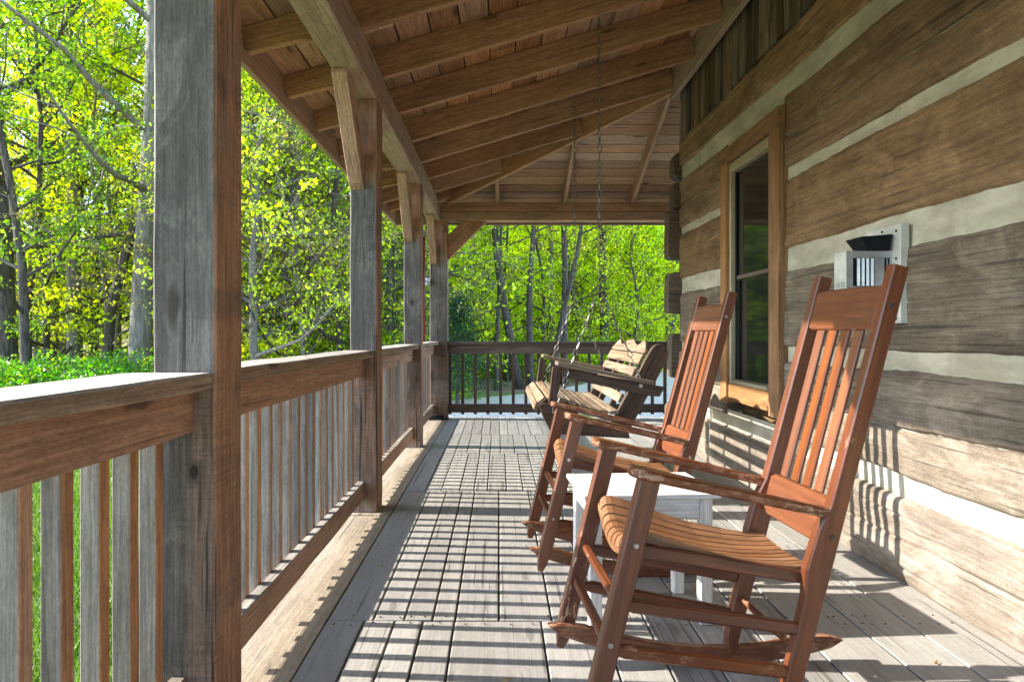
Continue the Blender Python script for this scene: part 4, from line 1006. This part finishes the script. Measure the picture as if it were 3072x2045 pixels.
# between the posts
tree('branchy', at(590, 13), 13, 'many-branched half-bare tree right beside the nearest post', 1.0, 1.0)
tree('branchy', at(690, 15.5), 15.5, 'pale-twigged spreading tree in the middle of the first opening', 1.05, 3.0)
tree('branchy', at(760, 19), 19, 'half-bare spreading tree left of the second post', 1.15, 5.0)
tree('thin', at(640, 21), 21, 'thin dark trunk in the gap between the nearest and second posts', 1.1)
tree('thinY', at(845, 20), 20, 'yellow-green sapling hidden half behind the second post', 1.2)
tree('branchy', at(905, 17), 17, 'twiggy tree seen between the second and third posts', 1.0, .5)
tree('green', at(740, 27), 27, 'green tree rising behind the twiggy trees of the first opening', .75)
tree('tallB', at(610, 30), 30, 'yellow-green tree far behind the nearest post', .7)
tree('green', at(900, 26), 26, 'darker green tree behind the second post', .9)
BUD = (75, 261, 635, 705, 825, 575)
for px, Y in ((75, 19), (106, 15), (141, 19), (261, 18), (635, 16), (705, 14), (825, 17), (655, 22), (60, 21), (150, 22), (240, 18), (275, 20), (300, 24), (225, 26), (575, 16), (620, 18), (665, 14), (720, 18), (780, 14.5), (740, 23), (560, 24), (890, 20), (915, 22)):
    kk_ = 'bud' if px in BUD else 'bare'; tree(kk_, at(px, Y), Y, 'thin sapling with tan opening buds left of the porch' if px in BUD else 'thin half-bare green sapling left of the porch', rng.uniform(.9, 1.5), group='thin saplings left of the porch, ' + kk_)
for px, Y in ((1045, 20), (1090, 22), (1120, 26), (1165, 21), (1210, 27), (1250, 22), (1325, 24), (1410, 27), (1465, 24), (1515, 28)):
    tree('bare', at(px, Y), Y, 'thin half-bare brown sapling beyond the drive', rng.uniform(.8, 1.2), group='thin half-bare saplings beyond the drive')
# far opening
tree('thinY', at(1075, 24), 24, 'slim pale sapling beside the corner post', 1.2, 1)
tree('boleB', at(1140, 18), 18, 'thin brown trunk, first from the left in the far opening', .62, 2.0, lean=(0, R(2)))
tree('boleA', at(1196, 18.5), 18.5, 'thick dark trunk leaning left in the far opening', .72, 0, lean=(0, R(-7)))
tree('boleA', at(1222, 18.5), 18.5, 'straight bluish trunk right of the thick leaning one', .58, 0, lean=(0, R(2)))
tree('boleP', at(1268, 24), 24, 'pale pinkish trunk deep in the far opening', 1.0, 2.2)
tree('boleB', at(1273, 19), 19, 'thin trunk left of the near chain of the swing', .75, 0, lean=(0, R(3)))
tree('boleA', at(1298, 20), 20, 'mottled straight trunk left of the far swing chain', .66, 4.1)
tree('boleA', at(1388, 24), 24, 'broad brown trunk low behind the crossing swing chains', .95, .9)
tree('boleP', at(1490, 34), 34, 'slim pale trunk near the log corner in the far opening', .9, 3.3)
tree('thinY', at(1440, 28), 28, 'leafy yellow-green sapling right of the swing chains', 1.3)
tree('thinY', at(1350, 28), 28, 'leafy sapling between the two swing chains', 1.2)
tree('tallB', at(1540, 30), 30, 'leafy yellow-green tree hidden half behind the log corner', 1.0)
tree('thinY', at(1100, 25), 25, 'small leafy sapling under the corner brace', 1.0)
# deeper rows
rr = random.Random(21)
kinds = ['tallA', 'tallB', 'tallB', 'green', 'thin', 'pale', 'thinY']
desc = {'boleA': 'high-crowned yellow-green tree deep in the wood', 'boleB': 'slim high-crowned tree deep in the wood', 'tallA': 'tall dark-trunked tree deep in the wood', 'tallB': 'tall yellow-green tree deep in the wood', 'green': 'bushy bright green tree deep in the wood', 'thin': 'thin dark tree deep in the wood', 'pale': 'pale-trunked tree deep in the wood', 'thinY': 'yellow-green sapling deep in the wood'}
for i in range(104):
    Y = rr.uniform(27, 62); q = rr.uniform(-.86, .36) if i % 3 else rr.uniform(-.12, .34); X = q * Y / K; s_ = 1.0
    if q < -.15:
        s_ = .60
        if rr.random() < .72: continue
    elif rr.random() < .3: continue
    k_ = rr.choice(kinds if q < -.15 else ['boleA', 'thinY', 'thinY', 'boleB', 'thin', 'tallB']); tree(k_, X, Y, desc[k_], rr.uniform(.85, 1.25) * s_, rr.uniform(0, 6.28), lean=(R(rr.uniform(-3, 3)), R(rr.uniform(-3, 3))), group='trees deep in the wood: ' + k_.lower().replace('tall', 'tall ').replace('thiny', 'saplings'))
# out past the lawn on the sun side (seen mirrored in the window)
for i in range(14):
    Y = rr.uniform(8, 30); X = -rr.uniform(24, 34)
    tree(rr.choice(['green', 'tallB']), X, Y + 4, 'tree across the lawn on the sunny side', 1.0, group='trees across the lawn')

for i in range(40):
    Y = rr.uniform(25, 42); X = rr.uniform(-.10, .30) * Y / K
    tree('under', X, Y, 'low leafy yellow-green understorey sapling beyond the drive', rr.uniform(.7, 1.2), group='understorey saplings beyond the drive')
# evergreen
def evergreen(x, y, H, label):
    r = random.Random(9); t = empty('evergreen_tree', (x, y, gz(x, y))); tag(t, label, 'tree')
    mb = MB(); mb.tube([(0, 0, -.1), (0, 0, H * .5), (0, 0, H)], [.05, .03, .006], 8); LP = []
    for i in range(90):
        f = (i + r.random()) / 90; z = .25 + (H - .25) * f; L = (1 - f) * H * .42 + .1; az = i * 2.4
        d = Vector((math.cos(az), math.sin(az), .1)); p = Vector((0, 0, z)); lp, _ = walk(p, d, L, 4, .08, .03, r); mb.tube(lp, [.008, .006, .005, .004, .002], 3, cap=False)
        for q in lp[1:]:
            for _ in range(24): LP.append((q.x + r.gauss(0, .09), q.y + r.gauss(0, .09), q.z + r.gauss(0, .045)))
    mb.build('trunk', M['bark'], t); me = leaf_mesh('crown', np.array(LP), .06, aspect=.3); mesh_obj('crown', me, M['leafd'], t)
evergreen(at(1052, 13.5), 13.5, 2.1, 'small dark evergreen beside the corner post')
evergreen(at(905, 15), 15, 5.6, 'taller dark evergreen between the second and third posts')

# shrubs
def shrub_mesh(seed, Rr, H, n, size):
    r = np.random.default_rng(seed); rad = Rr * r.random(n) ** .45; az = r.uniform(0, 6.283, n); lump = 1 + .25 * np.sin(az * 3 + seed) + .15 * np.sin(az * 7)
    z = H * r.random(n) ** .8 * (1 - .45 * (rad / Rr) ** 2); P = np.stack([rad * lump * np.cos(az), rad * lump * np.sin(az), z], 1)
    keep = np.array([mn.noise(Vector((p[0] * 2.2, p[1] * 2.2, p[2] * 2.6 + seed))) > -.18 for p in P]); return leaf_mesh('foliage', P[keep], size)
SH = []
for i, (m_, sz) in enumerate((('leafg', .07), ('leaf', .08), ('leafy', .09))):
    me = shrub_mesh(i + 2, 1.1, 1.55, 5200, sz); me.materials.append(M[m_]); SH.append(me)
mb = MB(); r = random.Random(4)
for i in range(26):
    az = r.uniform(0, 6.28); p, _ = walk(Vector((0, 0, -.05)), Vector((math.cos(az) * .5, math.sin(az) * .5, 1)), 1.5, 4, .12, 0, r); mb.tube(p, [.012, .009, .007, .005, .002], 4, cap=False)
o = mb.build('stems', M['bark']); STEM = o.data; bpy.data.objects.remove(o)
def shrub(x, y, k_, sc, label, group):
    t = empty('shrub', (x, y, gz(x, y))); t.rotation_euler = (0, 0, rr.uniform(0, 6.28)); t.scale = (sc, sc, sc * rr.uniform(.85, 1.15)); tag(t, label, 'shrub', group)
    for me, n_ in ((SH[k_], 'foliage'), (STEM, 'stems')): o = bpy.data.objects.new(n_, me); COL.objects.link(o); o.parent = t
lab = ['dark green rounded shrub under the trees', 'bright green rounded shrub under the trees', 'yellow-green rounded shrub under the trees']
for i in range(26):
    Y = rr.uniform(10.5, 14.5); X = -Y * rr.uniform(.50, .88) / K; k_ = rr.choice((0, 0, 1)); shrub(X, Y, k_, rr.uniform(.6, .85), lab[k_].replace('under the trees', 'behind the rail left of the nearest post'), 'shrubs left of the nearest post: ' + 'ab'[k_ > 0])
for i in range(26):
    Y = rr.uniform(14, 20); X = Y * rr.uniform(-.44, -.12) / K; k_ = rr.choice((1, 2, 2)); shrub(X, Y, k_, rr.uniform(.8, 1.2), lab[k_].replace('under the trees', 'seen between the porch posts'), 'shrubs between the posts: ' + 'ab'[k_ > 1])
for i in range(34):
    Y = rr.uniform(21, 28); X = Y * rr.uniform(-.10, .20) / K; k_ = rr.choice((1, 2, 2)); shrub(X, Y, k_, rr.uniform(.5, 1.0), lab[k_].replace('under the trees', "at the wood's edge beyond the drive"), 'shrubs beyond the drive: ' + 'ab'[k_ > 1])

# far wood that reads as one mass
def far_wood():
    n = 330000; r = np.random.default_rng(3)
    Y = r.uniform(48, 110, n); X = r.uniform(-1.0, .55, n) * Y / K * 1.05
    ph = np.array([mn.noise(Vector((x * .11, y * .11, 0))) for x, y in zip(X[:n // 10], Y[:n // 10])])
    hgt = np.repeat((10 + 7 * ph) * np.clip(1.0 + (X[:n // 10] / Y[:n // 10] * K + .1) * 1.4, .34, 1.0), 10)[:n]; X2 = np.repeat(X[:n // 10], 10)[:n] + r.normal(0, 1.3, n); Y2 = np.repeat(Y[:n // 10], 10)[:n] + r.normal(0, 1.3, n)
    t = r.random(n) ** .85; d = np.hypot(X2 * .9, Y2); q = np.clip((d - 30) / 70, 0, 1); g_ = GZ + 9 * q * q * (3 - 2 * q)
    P = np.stack([X2, Y2, g_ + hgt * t], 1)
    me = leaf_mesh('wood', P, .62, aspect=.8); tag(mesh_obj('distant_woods', me, M['leaff']), 'yellow-green spring wood filling the slope behind the nearer trees', 'wood', kind='stuff')
far_wood()

# grass by the porch, leaf litter edge
def blades(name, n, fx, h, mat, label):
    r = np.random.default_rng(8); P = fx(r, n); a = r.uniform(0, 6.283, n); hh = h * r.uniform(.5, 1.3, n); ln = r.normal(0, .35, (n, 2)) * hh[:, None]
    v = np.empty((n, 3, 3)); z = np.array([gz(x, y) for x, y in P]); w = .004
    v[:, 0] = np.stack([P[:, 0] - w * np.cos(a), P[:, 1] - w * np.sin(a), z], 1); v[:, 1] = np.stack([P[:, 0] + w * np.cos(a), P[:, 1] + w * np.sin(a), z], 1)
    v[:, 2] = np.stack([P[:, 0] + ln[:, 0], P[:, 1] + ln[:, 1], z + hh], 1)
    me = bpy.data.meshes.new(name); me.vertices.add(n * 3); me.vertices.foreach_set('co', v.reshape(-1).astype('f')); me.loops.add(n * 3)
    me.loops.foreach_set('vertex_index', np.arange(n * 3, dtype='i')); me.polygons.add(n); me.polygons.foreach_set('loop_start', np.arange(0, n * 3, 3, dtype='i')); me.update(calc_edges=True)
    at_ = me.attributes.new('rnd', 'FLOAT', 'POINT'); at_.data.foreach_set('value', np.repeat(r.random(n), 3).astype('f'))
    tag(mesh_obj(name, me, M[mat]), label, 'grass', kind='stuff')
def reg(r, n):
    y = r.uniform(1.5, 8.75, n); x = -1.15 - 8.5 * r.random(n) ** 1.3; return np.stack([x, y], 1)
blades('grass', 150000, reg, .07, 'lawn', 'mown green lawn outside the railing')

for i, (x, y, a_) in enumerate(((.02, 1.95, .3), (-.32, 1.62, 1.2), (.9, 2.2, 2.0), (1.32, 2.05, .8), (-.15, 3.4, 2.6), (.3, 5.2, .4), (-.5, 2.9, 1.7))):
    t = empty('fallen_leaf', (x, y, .004), a_); tag(t, 'tiny curled dry leaf lying on the porch floor', 'leaf', 'dry leaves on the porch floor')
    mb = MB(); s_ = .012; vs = [(-s_, 0, .002), (0, -s_ * .5, .001), (s_, 0, .006), (0, s_ * .5, .004), (s_ * 1.8, .001, .004)]
    mb.piece(vs, [(0, 1, 2, 3), (2, 1, 4)], vs); mb.build('blade', M['dryleaf'], t)
# daylily tuft at the deck end
def tuft(x, y, label):
    t = empty('lily_plant', (x, y, gz(x, y))); tag(t, label, 'plant'); mb = MB(); r = random.Random(int(x * 10) + 5)
    for i in range(26):
        az = r.uniform(0, 6.28); L = r.uniform(.3, .62); pts = []; ws = []
        for k_ in range(6):
            f = k_ / 5; ro = L * .75 * f ** 1.5; zz = L * (f - .45 * f * f * f); pts.append((math.cos(az) * ro, math.sin(az) * ro, zz)); ws.append(.022 * (1 - f) ** .5 + .001)
        mb.sweep(pts, .02, .002, (math.cos(az + .01) * -.3, math.sin(az) * -.3, 1), .0002, ws=ws)
    mb.build('leaves', M['leafg'], t)
tuft(-.38, 8.62, 'green strap-leaved lily tuft just past the porch end below the far railing')
tuft(.95, 9.0, 'small lily tuft past the porch end behind the swing')

# pale fence bit at the edge of the wood
fn = empty('wooden_fence', (at(1352, 27), 27, gz(3.4, 27))); tag(fn, 'low pale wooden fence panel beyond the drive seen through the far balusters', 'fence')
mb = MB(); x = -.75
while x < .75: mb.box(x, x + .1, -.01, .01, 0, .95, axis=2); x += .115
mb.build('boards', M['floor'], fn)
for x in (-.8, .78): mb = MB(); mb.box(x, x + .09, .012, .1, -.1, 1.05, axis=2); mb.build('fence_post', M['floor'], fn)
